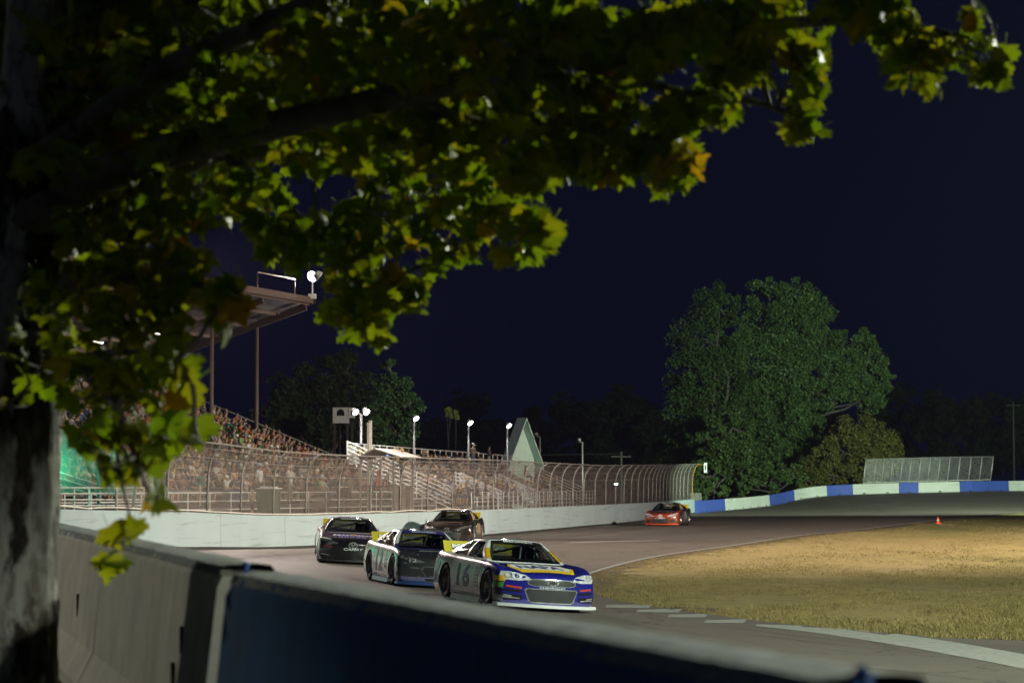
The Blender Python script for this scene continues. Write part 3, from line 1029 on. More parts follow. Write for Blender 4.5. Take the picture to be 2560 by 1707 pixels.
# ================================================================== LIGHT POLES behind the bleacher
POLEGLASS = emat('pole_lamp_glass', (1.0, 0.98, 0.95), 14)
POLEGLASS_OFF = pmat('dead_lamp_glass', (.14, .17, .16), .25)
desc = ['double-headed lit light pole at the near end of the bleacher', 'lit light pole second from the near end of the bleacher', 'lit light pole third along the back of the bleacher',
        'lit light pole standing beside the white steep gable', 'unlit light pole just beyond the white steep gable', 'farthest unlit light pole behind the bleacher rails']
for i, (px, py, Y) in enumerate(((903, 1030, 131), (1035, 1046, 142.5), (1171, 1057, 153), (1268, 1064, 163), (1350, 1088, 190), (1456, 1102, 212))):
    p = at(px, py, Y)
    off = 0.28
    base = (p.x - .0, p.y, 0)
    t = thing('light_pole', desc[i], 'light pole', base, 0, 'light poles behind the bleacher')
    lit = i < 4
    MB().tube([(0, 0, -.2), (0, 0, p.z - .1)], [.09, .06], 8).build('pole', pmat('dim_pole', (.13, .13, .14), .5, metal=.3) if i < 4 else STEEL, t, smooth=True)
    heads = ((-.30, .30) if i == 0 else (.12,)) if lit else (-.35,)
    for hx in heads:
        q = Vector((.55 if lit else -.5, -.55, -.62)).to_track_quat('Z', 'Y').to_matrix().to_4x4()
        mt = Matrix.Translation((hx, -.1, p.z)) @ q
        MB().tube([(0, 0, p.z - .15), (hx * .7, -.03, p.z - .05)], .03, 6).build('arm', STEEL, t)
        h = MB().lathe([(.03, -.30), (.10, -.27), (.14, -.16), (.19, .0), (.205, .03), (.19, .03)], 14, mat=mt).build('lamp_housing', STEEL, t, smooth=True)
        MB().lathe([(.185, .02), (.11, .05), (.001, .06)], 14, mat=mt).build('lamp_glass', POLEGLASS if lit else POLEGLASS_OFF, h)
    if lit:
        spot('pole_light', (p.x + .1, p.y - .45, p.z - .3), (p.x + 7, p.y - 5, 0), 900, (1.0, 0.95, 0.9), 150, .6, .25)
        if i == 0:
            ld = bpy.data.lights.new('pole_light', 'POINT')
            ld.energy = 700
            ld.shadow_soft_size = .25
            lo = bpy.data.objects.new('pole_light', ld)
            COL.objects.link(lo)
            lo.location = (p.x + .4, p.y + 2.2, p.z + .9)
# the small bright lamp seen through the fence
sl = thing('small_lamp', 'small bright lamp seen through the far part of the fence', 'lamp', at(1540, 1207, 205))
MB().lathe([(.02, .12), (.10, .10), (.16, -.02), (.17, -.05)], 12).build('shade', DARKSTEEL, sl, smooth=True)
MB().lathe([(.15, -.03), (.12, -.12), (.001, -.16)], 12).build('bulb', emat('bulb_glass', (.85, 1, .95), 30), sl, smooth=True)
MB().tube([(0, .05, .1), (0, .05, -2.9)], .04, 6).build('post', DARKSTEEL, sl)

# ================================================================== STEEP WHITE GABLE and small tower
gx = at(1302, 1150, 186)
gable = thing('gable_house', 'narrow white clapboard hut with a very steep gable roof', 'hut', (gx.x, gx.y, 0), math.radians(33))
CLAP = pmat('pale_clapboard', (0.62, 0.84, 0.76), 0.7, var=0.08, scale=2)
hw, eave, apex = 1.25, 4.5, 7.45
z = 0.0
i = 0
while z < apex - .2:
    z1 = min(z + .31, apex - .1)
    w0 = hw if z <= eave else hw * (apex - z) / (apex - eave)
    w1 = hw if z1 <= eave else hw * (apex - z1) / (apex - eave)
    # each board laps over the one below
    MB().add([(-w0, -.035, z), (w0, -.035, z), (w1, -.012, z1), (-w1, -.012, z1), (-w0, .02, z), (w0, .02, z), (w1, .02, z1), (-w1, .02, z1)],
             [(0, 1, 2, 3), (5, 4, 7, 6), (0, 4, 5, 1), (3, 2, 6, 7), (0, 3, 7, 4), (1, 5, 6, 2)]).build('clapboard', CLAP, gable)
    z = z1
MB().box((-hw, .021, -.1), (hw, .45, eave)).build('wall', CLAP, gable)
sl_ = Vector((hw, 0, eave - apex))
for sgn in (-1, 1):
    a = Vector((0, 0, apex + .12))
    b = Vector((sgn * (hw + .30), 0, apex + .12 + (eave - apex) * (hw + .30) / hw))
    MB().add([a + Vector((0, -.85, 0)), b + Vector((0, -.85, 0)), b + Vector((0, .5, 0)), a + Vector((0, .5, 0)),
              a + Vector((0, -.85, .16)), b + Vector((sgn * .08, -.85, .06)), b + Vector((sgn * .08, .5, .06)), a + Vector((0, .5, .16))],
             [(0, 1, 2, 3), (7, 6, 5, 4), (0, 4, 5, 1), (1, 5, 6, 2), (2, 6, 7, 3), (3, 7, 4, 0)]).build('roof', CLAP, gable)
    MB().box((min(sgn * (hw + .02), sgn * (hw + .34)), -.8, b.z - .14), (max(sgn * (hw + .02), sgn * (hw + .34)), .45, b.z + .02)).build('eave_board', CLAP, gable)
tp = at(872, 1058, 205)
tower = thing('belfry_tower', 'small white belfry with dark arched openings on dark posts', 'tower', (tp.x, tp.y, 0), math.radians(-16))
BELF = pmat('white_stucco', (0.66, 0.70, 0.68), 0.8, var=0.1)
z0, z1 = tp.z, tp.z + 1.33
DARKHOLE = pmat('dark_interior', (.012, .012, .014), .9)
def arch_wall(w, h, arches):
    """panel in x-z with arched holes, 0.12 thick (front at y = 0)"""
    mb = MB()
    xs = sorted(arches)
    cur = -w / 2
    for (cx, aw, sill, spring) in xs:
        mb.box((cur, 0, 0), (cx - aw / 2, .12, h))
        mb.box((cx - aw / 2, 0, 0), (cx + aw / 2, .12, sill))
        n = 10
        pts = [(cx - aw / 2 * math.cos(math.pi * k / n), spring + aw / 2 * math.sin(math.pi * k / n)) for k in range(n + 1)]
        for (xa, za), (xb, zb) in zip(pts[:-1], pts[1:]):
            mb.add([(xa, 0, za), (xb, 0, zb), (xb, 0, h), (xa, 0, h), (xa, .12, za), (xb, .12, zb), (xb, .12, h), (xa, .12, h)],
                   [(0, 1, 2, 3), (5, 4, 7, 6), (0, 4, 5, 1)])
        cur = cx + aw / 2
    mb.box((cur, 0, 0), (w / 2, .12, h))
    return mb
def put(mb, mt):
    mb.v = [tuple(mt @ Vector(p)) for p in mb.v]
    return mb
put(arch_wall(1.45, 1.33, [(-.05, .74, .62, .82)]), Matrix.Translation((-.45, -.75, z0))).build('wall', BELF, tower)
put(arch_wall(1.5, .86, [(0, .6, .16, .42)]), Matrix.Translation((.29, 0, z0 + .47)) @ Matrix.Rotation(math.radians(90), 4, 'Z')).build('wall', BELF, tower)
MB().box((-1.1, -.5, z0 + .02), (.15, .7, z0 + 1.3)).build('inner_box', DARKHOLE, tower)
MB().box((-1.25, -.85, z1), (.42, .82, z1 + .06)).build('cap_slab', STANDDARK, tower)
for (x, y) in ((-1.05, -.6), (.1, -.6), (-1.05, .6), (.1, .6)):
    MB().beam((x, y, -.3), (x, y, z0 + .1), .16, .16, up=(1, 0, 0)).build('post', STANDDARK, tower)

# ================================================================== FLAG STAND at the fence
fs_s = s_at_px(1032, s_at_y(100), s_at_y(140))
fpnt, fd = wall_at(fs_s)
fang = math.atan2(fd[1], fd[0])
fsx, fsy = fpnt[0] - fd[1] * 1.25, fpnt[1] + fd[0] * 1.25
fstand = thing('flag_stand', 'small roofed flag stand with dark panels rising behind the fence', 'flag stand', (fsx, fsy, 0), fang)
BROWNP = pmat('brown_panel', (.07, .05, .045), .6, var=.4, scale=3)
MB().box((-1.3, -.8, 2.42), (1.3, .8, 2.5)).build('platform', ALU, fstand)
for i in range(5):
    MB().box((-1.3 + i * .52, -.83, .02), (-.82 + i * .52, -.80, 2.4)).build('panel', BROWNP if i % 2 else pmat('grey_brown_panel', (.16, .13, .12), .6, var=.3), fstand)
for (x, y) in ((-1.28, -.78), (1.28, -.78), (-1.28, .78), (1.28, .78)):
    MB().beam((x, y, -.2), (x, y, 3.74), .08, .08, up=(1, 0, 0)).build('post', STEEL, fstand)
MB().beam((-.1, .85, -.2), (-.1, .85, 5.35), .12, .12, up=(1, 0, 0)).beam((.10, .85, -.2), (.10, .85, 5.45), .12, .12, up=(1, 0, 0)).build('tall_post', pmat('grey_post', (.35, .33, .3), .7), fstand)
AWN = pmat('awning_white', (.72, .66, .62), .6)
MB().add([(-1.4, -1.15, 3.75), (1.4, -1.15, 3.75), (1.4, .1, 4.12), (-1.4, .1, 4.12), (-1.4, -1.15, 3.80), (1.4, -1.15, 3.80), (1.4, .1, 4.17), (-1.4, .1, 4.17)],
         [(0, 3, 2, 1), (4, 5, 6, 7), (0, 1, 5, 4), (1, 2, 6, 5), (2, 3, 7, 6), (3, 0, 4, 7)]).build('awning', AWN, fstand)
MB().add([(-1.4, .9, 3.75), (1.4, .9, 3.75), (1.4, .11, 4.12), (-1.4, .11, 4.12), (-1.4, .9, 3.80), (1.4, .9, 3.80), (1.4, .11, 4.17), (-1.4, .11, 4.17)],
         [(0, 1, 2, 3), (7, 6, 5, 4), (0, 4, 5, 1), (1, 5, 6, 2), (2, 6, 7, 3), (3, 7, 4, 0)]).build('awning', AWN, fstand)
for h in (3.45, 3.0):
    MB().tube([(-1.28, -.78, h), (1.28, -.78, h)], .02, 6).build('rail', STEEL, fstand)
def flag(px, py, Y, w, h, mat, label, tilt=0.2, checks=False):
    p = at(px, py, Y)
    t = thing('flag', label, 'flag', p, fang + 1.3)
    MB().tube([(0, 0, .15), (math.sin(tilt) * .2, 0, -h - .15)], .012, 6).build('staff', WOOD, t)
    nx, nz = 8, 10
    P = lambda i, j: (.01 + w * i / nx + math.sin(tilt) * .2 * j / nz, .07 * math.sin(i * 1.1 + j * .5) * i / nx, -h * j / nz - .10 * (i / nx) ** 2)
    if not checks:
        vs = [P(i, j) for j in range(nz + 1) for i in range(nx + 1)]
        fs = [(j*(nx+1)+i, j*(nx+1)+i+1, (j+1)*(nx+1)+i+1, (j+1)*(nx+1)+i) for j in range(nz) for i in range(nx)]
        MB().add(vs, fs).build('cloth', mat, t, smooth=True)
    else:
        mb = MB()
        for j in range(nz):
            for i in range(nx):
                mb.add([P(i, j), P(i+1, j), P(i+1, j+1), P(i, j+1)], [(0, 1, 2, 3)], ((i // 2) + (j // 2)) % 2)
        mb.build('cloth', [pmat('flag_black', (.03, .025, .04), .7), pmat('flag_white', (.8, .78, .78), .7)], t)
    return t
YF = float(fpnt[1])
flag(934, 1180, YF - .5, .16, .9, None, 'black and white checkered flag hanging by the flag stand', .1, True)
flag(951, 1172, YF - .4, .17, .85, pmat('flag_orange', (.85, .13, .03), .6), 'furled bright orange flag hanging at the flag stand', .5)
flag(972, 1178, YF - .3, .10, .75, pmat('flag_pale', (.72, .68, .70), .6), 'narrow white flag hanging in front of the flagman', .05)
# bins, boxes, sign behind the fence
def rail_thing(name, label, cat, px, py, Y, dims, mat, lid=None):
    p = at(px, py, Y)
    t = thing(name, label, cat, p, fang)
    w, d, h = dims
    b = MB().add([(-w/2*.92, -d/2*.92, 0), (w/2*.92, -d/2*.92, 0), (w/2*.92, d/2*.92, 0), (-w/2*.92, d/2*.92, 0), (-w/2, -d/2, h), (w/2, -d/2, h), (w/2, d/2, h), (-w/2, d/2, h)],
             [(0, 3, 2, 1), (4, 5, 6, 7), (0, 1, 5, 4), (1, 2, 6, 5), (2, 3, 7, 6), (3, 0, 4, 7)]).build('body', mat, t)
    if lid:
        MB().box((-w/2 - .04, -d/2 - .04, h), (w/2 + .04, d/2 + .04, h + .05)).box((-w/2 + .1, -d/2 + .1, h + .05), (w/2 - .1, d/2 - .1, h + .11)).build('lid', lid, t)
        for s_ in (-1, 1):
            MB().tube([(s_ * w * .25, -d/2 - .015, .1), (s_ * w * .25, -d/2 - .015, h - .1)], .025, 6).build('rib', mat, t)
    return t
BINGREEN = pmat('bin_green', (.035, .075, .05), .6)
rail_thing('waste_bin', 'green waste bin with a white lid behind the fence rail', 'bin', 672, 1282, 101, (.95, .7, 1.0), BINGREEN, pmat('bin_lid', (.62, .60, .58), .5))
for (px, Y, lab) in ((860, 111, 'black speaker box on a post to the near side of the flag stand'), (1183, 131, 'black speaker box on a post in front of the bleacher stairs')):
    p = at(px, 1242 if px < 900 else 1240, Y)
    t = thing('speaker_box', lab, 'speaker', (p.x, p.y, 0), fang)
    MB().box((-.42, -.2, p.z), (.42, .2, p.z + .42)).build('cabinet', BASEBLACK, t)
    MB().box((-.38, -.215, p.z + .04), (.38, -.201, p.z + .38)).build('grille', DARKSTEEL, t)
    MB().tube([(0, 0, -.2), (0, 0, p.z)], .04, 8).build('post', STEEL, t)
    MB().tube([(-.42, 0, p.z + .45), (.42, 0, p.z + .45)], .02, 6).build('top_bar', PALEALU, t)
# green sign in the crowd, and the lit green signal hidden beside the trunk
gs = thing('green_sign', 'small green square sign with dark marks in front of the crowd', 'sign', at(500, 1201, 96), math.radians(-8))
GREENS = pmat('sign_green', (.02, .22, .13), .5)
MB().box((-.2, -.02, -.18), (.2, .02, .18)).build('board', GREENS, gs)
MB().box((-.11, -.026, -.08), (.02, -.0205, .08)).box((.05, -.026, -.1), (.08, -.0205, .11)).build('dark_marks', BASEBLACK, gs)
MB().tube([(0, .03, -1.0), (0, .03, .1)], .02, 6).build('stick', STEEL, gs)
sg = thing('signal_light', 'lit green track signal lamp beside the tree trunk', 'signal', at(128, 1160, 84), math.radians(20))
MB().box((-.2, -.12, -.45), (.2, .12, .45)).build('housing', BASEBLACK, sg)
for zz, mm in ((.22, pmat('red_lens_off', (.1, .01, .01), .3)), (-.2, emat('green_lens', (.02, 1.0, .55), 40))):
    MB().lathe([(.15, 0), (.1, .05), (.001, .07)], 14, mat=Matrix.Translation((0, -.13, zz)) @ Matrix.Rotation(math.radians(90), 4, 'X')).build('lens', mm, sg, smooth=True)
MB().tube([(0, 0, -.45), (0, 0, -2.6)], .05, 8).build('post', STEEL, sg)
ld = bpy.data.lights.new('green_light', 'POINT')
ld.energy = 70
ld.color = (0.02, 1.0, 0.55)
ld.shadow_soft_size = .15
lo = bpy.data.objects.new('green_light', ld)
COL.objects.link(lo)
lo.location = at(150, 1165, 83.5)
# side gate section near the start of the fence: leaning posts and pale rails
GREENLIT = pmat('green_lit_pipe', (.10, .36, .29), .5)  # the signal's green light is put into the pipe colour
sgate = thing('side_gate', 'pale multi-rail gate with leaning green-lit pipes below the leaves', 'gate')
for h in (0, .2, .4, .6, .8):
    MB().tube([at(60, 1278 - h * 74, 80), at(362, 1278 - h * 74, 88)], .03, 6).build('rail', PALEALU, sgate)
for x in (66, 185, 223, 360):
    Yx = 80 + 8 * (x - 60) / 300
    MB().tube([at(x, 1283, Yx), at(x, 1217, Yx)], .04, 6).build('rail_post', PALEALU, sgate)
for (x0, y0, x1, y1) in ((330, 1276, 352, 1130), (246, 1276, 246, 1125)):
    MB().tube([at(x0, y0, 85.5), at(x1, y1, 85.0)], .055, 8).build('pipe', GREENLIT, sgate, smooth=True)
for (xa, ya, xb, yb) in ((150, 1195, 250, 1225), (150, 1212, 250, 1240), (150, 1180, 250, 1212)):
    MB().tube([at(xa, ya, 84), at(xb, yb, 86)], .025, 6).build('rail', PALEALU, sgate)
me = bpy.data.meshes.new('wire_mesh')
q = [at(150, 1230, 84), at(335, 1240, 86), at(345, 1135, 86), at(150, 1075, 84)]
me.from_pydata(q, [], [(0, 1, 2, 3)])
ul = me.uv_layers.new(name='UVMap')
for l, uvv in zip(me.loops, ((0, 0), (2.6, 0), (2.6, 2.0), (0, 2.4))):
    ul.data[l.index].uv = uvv
link('wire_mesh', me, chain_mat('green_lit_mesh', (.05, .30, .22), .07, .02), sgate)  # mesh colour carries the green signal light too

# ================================================================== far poles, wires, cone
def utility(px, ytop, Y, label, arm=True):
    p = at(px, ytop, Y)
    t = thing('utility_pole', label, 'pole', (p.x, p.y, -.2))
    MB().tube([(0, 0, -1), (0, 0, p.z)], [.16, .11], 8).build('pole', STANDDARK, t, smooth=True)
    if arm:
        MB().beam((-1.0, 0, p.z - .5), (1.0, 0, p.z - .5), .1, .12).build('crossarm', STANDDARK, t)
    return p
ua = utility(1553, 1124, 250, 'dark utility pole standing between bleacher and big tree')
ub = utility(2533, 1000, 330, 'tall thin dark pole beyond the far painted wall')
MB().tube([(ua.x - 60, ua.y + 5, ua.z + .4), (ua.x - 30, ua.y, ua.z - .9), (ua.x, ua.y, ua.z - .4)], .02, 4).build('overhead_wire', DARKSTEEL, label='thin overhead wire running to the dark utility pole', category='wire')
cp = gnd(2345, 1309, 0.1)
cone = thing('marker_cone', 'small orange marker on the grass edge of the far turn', 'cone', (cp.x, cp.y, ground_at(cp.x, cp.y)[0]))
ORANGE = pmat('cone_orange', (.8, .10, .02), .6)
MB().box((-.17, -.17, 0), (.17, .17, .03)).build('base', ORANGE, cone)
MB().lathe([(.13, .03), (.09, .2), (.075, .26), (.035, .44), (.001, .445)], 12).build('body', ORANGE, cone, smooth=True)
MB().lathe([(.094, .2), (.079, .26)], 12).build('band', pmat('cone_band', (.7, .7, .68), .5), cone)

# ================================================================== RACE CARS
def lerp(a, b, t):
    return a + (b - a) * t
CAR_ST = [  # x, rocker w, widest w, shoulder w, z bottom, z widest, z shoulder, z inner top, z centre
    (2.50, .80, .86, .70, .12, .32, .50, .565, .585),
    (2.42, .90, .94, .80, .12, .34, .58, .640, .660),
    (2.15, .95, .98, .88, .12, .38, .71, .715, .725),
    (1.80, .965, .99, .90, .12, .42, .80, .765, .775),
    (1.45, .97, 1.0, .90, .12, .45, .845, .80, .81),
    (0.95, .96, .985, .88, .12, .47, .865, .845, .86),
    (0.20, .955, .98, .87, .12, .48, .885, .87, .87),
    (-.70, .955, .98, .87, .12, .49, .905, .89, .89),
    (-1.34, .97, 1.0, .89, .13, .50, .930, .92, .92),
    (-1.85, .965, .99, .87, .15, .50, .945, .955, .955),
    (-2.30, .93, .95, .83, .17, .50, .945, .970, .975),
    (-2.45, .90, .92, .80, .20, .50, .920, .945, .95)]
def car_body_mesh():
    st = catmull(CAR_ST, 66)
    bow = lambda x: .34 * max(0, (x - 1.7) / .8) ** 2 if x > 1.7 else (-.12 * max(0, (-1.9 - x) / .55) ** 2 if x < -1.9 else 0)
    rings = []
    for (x, wr, wm, ws, zb, zm, zs, zh, zc) in st:
        half = [(0, zb), (wr * .55, zb), (wr * .96, zb), (wr, zb + .05), (wr + .6 * (wm - wr), lerp(zb, zm, .5)), (wm, zm), (lerp(wm, ws, .30), lerp(zm, zs, .60)), (lerp(wm, ws, .72), lerp(zm, zs, .93)),
                (ws * .95, lerp(zs, zh, .12)), (ws * .86, lerp(zs, zh, .55)), (ws * .62, zh), (ws * .3, lerp(zh, zc, .6)), (0, zc)]
        half = half[:3] + [tuple(q) for q in catmull(half[3:], 22)]
        b = bow(x)
        full = half + [(-y, z) for y, z in half[-2:0:-1]]
        rings.append([(x - b * y * y, y, z) for y, z in full])
    m = len(rings[0])
    mb = MB()
    vs = [p for r in rings for p in r]
    fs = [(i*m + j, i*m + (j+1) % m, (i+1)*m + (j+1) % m, (i+1)*m + j) for i in range(len(rings) - 1) for j in range(m)]
    def capring(r, sgn, base):
        nonlocal vs, fs
        zc = sum(p[2] for p in r) / m
        b = .34 if sgn > 0 else -.12
        prev = base
        x0 = r[0][0]
        for k in (.75, .45, .15):
            st_ = len(vs)
            for p in r:
                y = p[1] * k
                vs.append((x0 - b * y * y + sgn * .012 * (1 - k), y, zc + (p[2] - zc) * k))
            for j in range(m):
                f = (prev + j, prev + (j+1) % m, st_ + (j+1) % m, st_ + j)
                fs.append(f if sgn < 0 else f[::-1])
            prev = st_
        fs.append(tuple(prev + j for j in range(m))[::sgn])
    capring(rings[0], 1, 0)
    capring(rings[-1], -1, (len(rings) - 1) * m)
    me = bpy.data.meshes.new('car_body')
    me.from_pydata(vs, [], fs)
    bm = bmesh.new()
    bm.from_mesh(me)
    bmesh.ops.recalc_face_normals(bm, faces=bm.faces)
    bm.to_mesh(me)
    bm.free()
    dark = pmat('wheel_well', (.012, .012, .013), .9)
    me.materials.append(bpy.data.materials.new('paint_slot'))
    me.materials.append(dark)
    body = bpy.data.objects.new('car_body_tmp', me)
    COL.objects.link(body)
    cut = MB()
    for x in (1.45, -1.34):
        for sgn in (-1, 1):
            mt = Matrix.Translation((x, sgn * .92, .34)) @ Matrix.Rotation(math.radians(90), 4, 'X')
            n = 28
            vs_, fs_ = [], []
            for z in (-.26, .26):
                for k in range(n):
                    a = 2 * math.pi * k / n
                    vs_.append(mt @ Vector((.405 * math.cos(a), .405 * math.sin(a) * (1.0), z)))
            fs_ = [(k, (k+1) % n, n + (k+1) % n, n + k) for k in range(n)] + [tuple(range(n))[::-1], tuple(range(n, 2*n))]
            cut.add(vs_, fs_, 1)
    cm = cut.mesh('cutter')
    bm = bmesh.new(); bm.from_mesh(cm); bmesh.ops.recalc_face_normals(bm, faces=bm.faces); bm.to_mesh(cm); bm.free()
    cm.materials.append(me.materials[0])
    cm.materials.append(dark)
    co = bpy.data.objects.new('cutter_tmp', cm)
    COL.objects.link(co)
    md = body.modifiers.new('b', 'BOOLEAN')
    md.object = co
    md.operation = 'DIFFERENCE'
    md.solver = 'EXACT'
    dg = bpy.context.evaluated_depsgraph_get()
    res = bpy.data.meshes.new_from_object(body.evaluated_get(dg))
    bpy.data.objects.remove(body)
    bpy.data.objects.remove(co)
    smooth_by_angle(res, 38)
    res.name = 'car_body'
    return res
# greenhouse: rings between belt line and roof edge
def ring_pt(seg, s, t):
    tt = t
    zf, zr = lerp(.845, 1.245, tt), lerp(.90, 1.225, tt)
    xf, xr = lerp(1.10, .16, tt + .05 * math.sin(math.pi * t)), lerp(-1.98, -.98, tt - .04 * math.sin(math.pi * t))
    w = lerp(.80, .545, t) + .035 * math.sin(math.pi * t)
    bf, br = lerp(.26, .13, t), lerp(-.16, -.10, t)
    if seg == 'front':
        y = -w + 2 * w * s
        k = abs(y / w)
        return Vector((xf - bf * k ** 2.2, y, zf + .028 * (1 - k * k) * t))
    if seg == 'rear':
        y = -w + 2 * w * s
        k = abs(y / w)
        return Vector((xr - br * k ** 2.2, y, zr + .03 * (1 - k * k) * t))
    sg = -1 if seg == 'right' else 1
    a, b = xf - bf, xr - br
    zz = lerp(zf, zr, s) + .02 * math.sin(math.pi * s) * t
    return Vector((lerp(a, b, s), sg * (w + .022 * math.sin(math.pi * s)), zz))
def patch(mb, seg, s0, s1, t0, t1, ns, nt_, off=0.0):
    vs = []
    for i in range(ns + 1):
        for j in range(nt_ + 1):
            s_, t_ = lerp(s0, s1, i / ns), lerp(t0, t1, j / nt_)
            p = ring_pt(seg, s_, t_)
            if off:
                e = .01
                du = ring_pt(seg, s_ + e, t_) - ring_pt(seg, s_ - e, t_)
                dv = ring_pt(seg, s_, t_ + e) - ring_pt(seg, s_, t_ - e)
                n = du.cross(dv).normalized()
                c = p - Vector((-.4, 0, .9))
                if n.dot(c) < 0:
                    n = -n
                p = p + n * off
            vs.append(p)
    fs = [(i*(nt_+1) + j, (i+1)*(nt_+1) + j, (i+1)*(nt_+1) + j + 1, i*(nt_+1) + j + 1) for i in range(ns) for j in range(nt_)]
    mb.add(vs, fs)
    return mb
WIN = {'front': [(.055, .945, .05, .955)], 'rear': [(.10, .90, .10, .90)],
       'right': [(.075, .46, .10, .90), (.505, .86, .10, .90)], 'left': [(.075, .46, .10, .90), (.505, .86, .10, .90)]}
def frame_mesh():
    mb = MB()
    for seg, wins in WIN.items():
        cs = 0.0
        for (s0, s1, t0, t1) in wins:
            patch(mb, seg, cs, s0, 0, 1, 3, 14)
            patch(mb, seg, s0, s1, 0, t0, 14, 2)
            patch(mb, seg, s0, s1, t1, 1, 14, 2)
            cs = s1
        patch(mb, seg, cs, 1, 0, 1, 3, 14)
    # domed roof from the top ring
    loop = [ring_pt('front', i / 12, 1) for i in range(12)] + [ring_pt('left', i / 12, 1) for i in range(12)] + [ring_pt('rear', 1 - i / 12, 1) for i in range(12)] + [ring_pt('right', 1 - i / 12, 1) for i in range(12)]
    c = Vector((-.41, 0, 0))
    b = len(mb.v)
    n = len(loop)
    ks = (1, .92, .78, .55, .3, .1)
    for k in ks:
        for p in loop:
            mb.v.append((c.x + (p.x - c.x) * k, p.y * k, p.z + (1 - k ** 2.4) * (1.285 - p.z)))
    for q in range(len(ks) - 1):
        for j in range(n):
            mb.f.append([b + q*n + j, b + q*n + (j+1) % n, b + (q+1)*n + (j+1) % n, b + (q+1)*n + j]); mb.m.append(0)
    mb.f.append([b + (len(ks) - 1)*n + j for j in range(n)]); mb.m.append(0)
    me = mb.mesh('roof_frame')
    bm = bmesh.new(); bm.from_mesh(me)
    bmesh.ops.remove_doubles(bm, verts=bm.verts, dist=.002)
    bmesh.ops.recalc_face_normals(bm, faces=bm.faces)
    bm.to_mesh(me); bm.free()
    smooth_by_angle(me, 50)
    return me
BODY_ME = car_body_mesh()
FRAME_ME = frame_mesh()
GLASS_ME = {}
for seg, wins in WIN.items():
    for q, (s0, s1, t0, t1) in enumerate(wins):
        me = patch(MB(), seg, s0 - .004, s1 + .004, t0 - .01, t1 + .01, 14, 8, -.006).mesh('glass', True)
        GLASS_ME[(seg, q)] = me
def glass_mat(name, tint, gl):
    m, nt, out = _nt(name)
    tr = N(nt, 'ShaderNodeBsdfTransparent')
    tr.inputs[0].default_value = (*tint, 1)
    g = N(nt, 'ShaderNodeBsdfGlossy')
    g.inputs['Roughness'].default_value = .04
    lw = N(nt, 'ShaderNodeLayerWeight')
    lw.inputs[0].default_value = .35
    f = M(nt, 'MULTIPLY_ADD', lw.outputs['Fresnel'], .7, gl, clamp=True)
    mx = N(nt, 'ShaderNodeMixShader')
    nt.links.new(f, mx.inputs[0])
    nt.links.new(tr.outputs[0], mx.inputs[1])
    nt.links.new(g.outputs[0], mx.inputs[2])
    nt.links.new(mx.outputs[0], out.inputs[0])
    return m
CARGLASS = glass_mat('car_glass', (.42, .45, .46), .03)
INTERIOR = pmat('cockpit_black', (.014, .014, .015), .8)
CAGE = pmat('cage_grey', (.42, .42, .42), .4)
TYRE = pmat('tyre_rubber', (.022, .021, .021), .75, var=.25, scale=9)
RIM = pmat('wheel_rim', (.05, .05, .052), .35, metal=.6)
RIMLIP = pmat('rim_lip', (.35, .33, .31), .35, metal=.7)
NET = pmat('window_net', (.42, .26, .12), .8)
wheel_tyre = MB().lathe([(.215, -.125), (.30, -.14), (.335, -.125), (.35, -.09), (.352, 0), (.35, .09), (.335, .125), (.30, .14), (.215, .125), (.205, .0), (.215, -.125)], 28).mesh('tyre', True)
rim_mb = MB().lathe([(.215, .12), (.20, .10), (.185, .03)], 24, mi=1)
rim_mb.lathe([(.185, .035), (.13, .045), (.05, .06), (.001, .062)], 24)
for k in range(10):
    a = k * math.pi / 5
    rim_mb.lathe([(.022, .05), (.02, .066), (.001, .067)], 6, mi=1, mat=Matrix.Translation((.095 * math.cos(a), .095 * math.sin(a), 0)))
rim_me = rim_mb.mesh('rim', True)

_body_bvh = None
def car_bvh():
    global _body_bvh
    if _body_bvh is None:
        vs, fs = [], []
        for me in [BODY_ME, FRAME_ME] + list(GLASS_ME.values()):
            b = len(vs)
            vs += [v.co.copy() for v in me.vertices]
            fs += [[b + i for i in p.vertices] for p in me.polygons]
        _body_bvh = BVHTree.FromPolygons(vs, fs)
    return _body_bvh
def drape(bm, mode, off=.006, cut=.06):
    """lay a flat (u, v) shape on the car; mode says which side it is laid on"""
    us = [v.co.x for v in bm.verts]
    vs = [v.co.y for v in bm.verts]
    if cut:
        for axis, lo, hi in ((Vector((1, 0, 0)), min(us), max(us)), (Vector((0, 1, 0)), min(vs), max(vs))):
            c = lo + cut * .5
            while c < hi:
                bmesh.ops.bisect_plane(bm, geom=bm.verts[:] + bm.edges[:] + bm.faces[:], plane_co=axis * c, plane_no=axis)
                c += cut
    bmesh.ops.triangulate(bm, faces=bm.faces)
    bvh = car_bvh()
    kill = []
    for v in bm.verts:
        u, w = v.co.x, v.co.y
        o, d = {'front': (Vector((4, u, w)), Vector((-1, 0, 0))), 'right': (Vector((u, -3, w)), Vector((0, 1, 0))),
                'left': (Vector((-u, 3, w)), Vector((0, -1, 0))), 'top': (Vector((-w, u, 3)), Vector((0, 0, -1)))}[mode]
        h = bvh.ray_cast(o, d)
        if h[0] is None:
            kill.append(v)
            continue
        n = h[1] if h[1].dot(d) < 0 else -h[1]
        v.co = h[0] + n * off
    if kill:
        bmesh.ops.delete(bm, geom=kill, context='VERTS')
    bmesh.ops.recalc_face_normals(bm, faces=bm.faces)
    me = bpy.data.meshes.new('decal')
    bm.to_mesh(me)
    bm.free()
    me.polygons.foreach_set('use_smooth', [True] * len(me.polygons))
    return me
def poly_bm(poly):
    bm = bmesh.new()
    bm.faces.new([bm.verts.new((x, y, 0)) for x, y in poly])
    return bm
_txt = {}
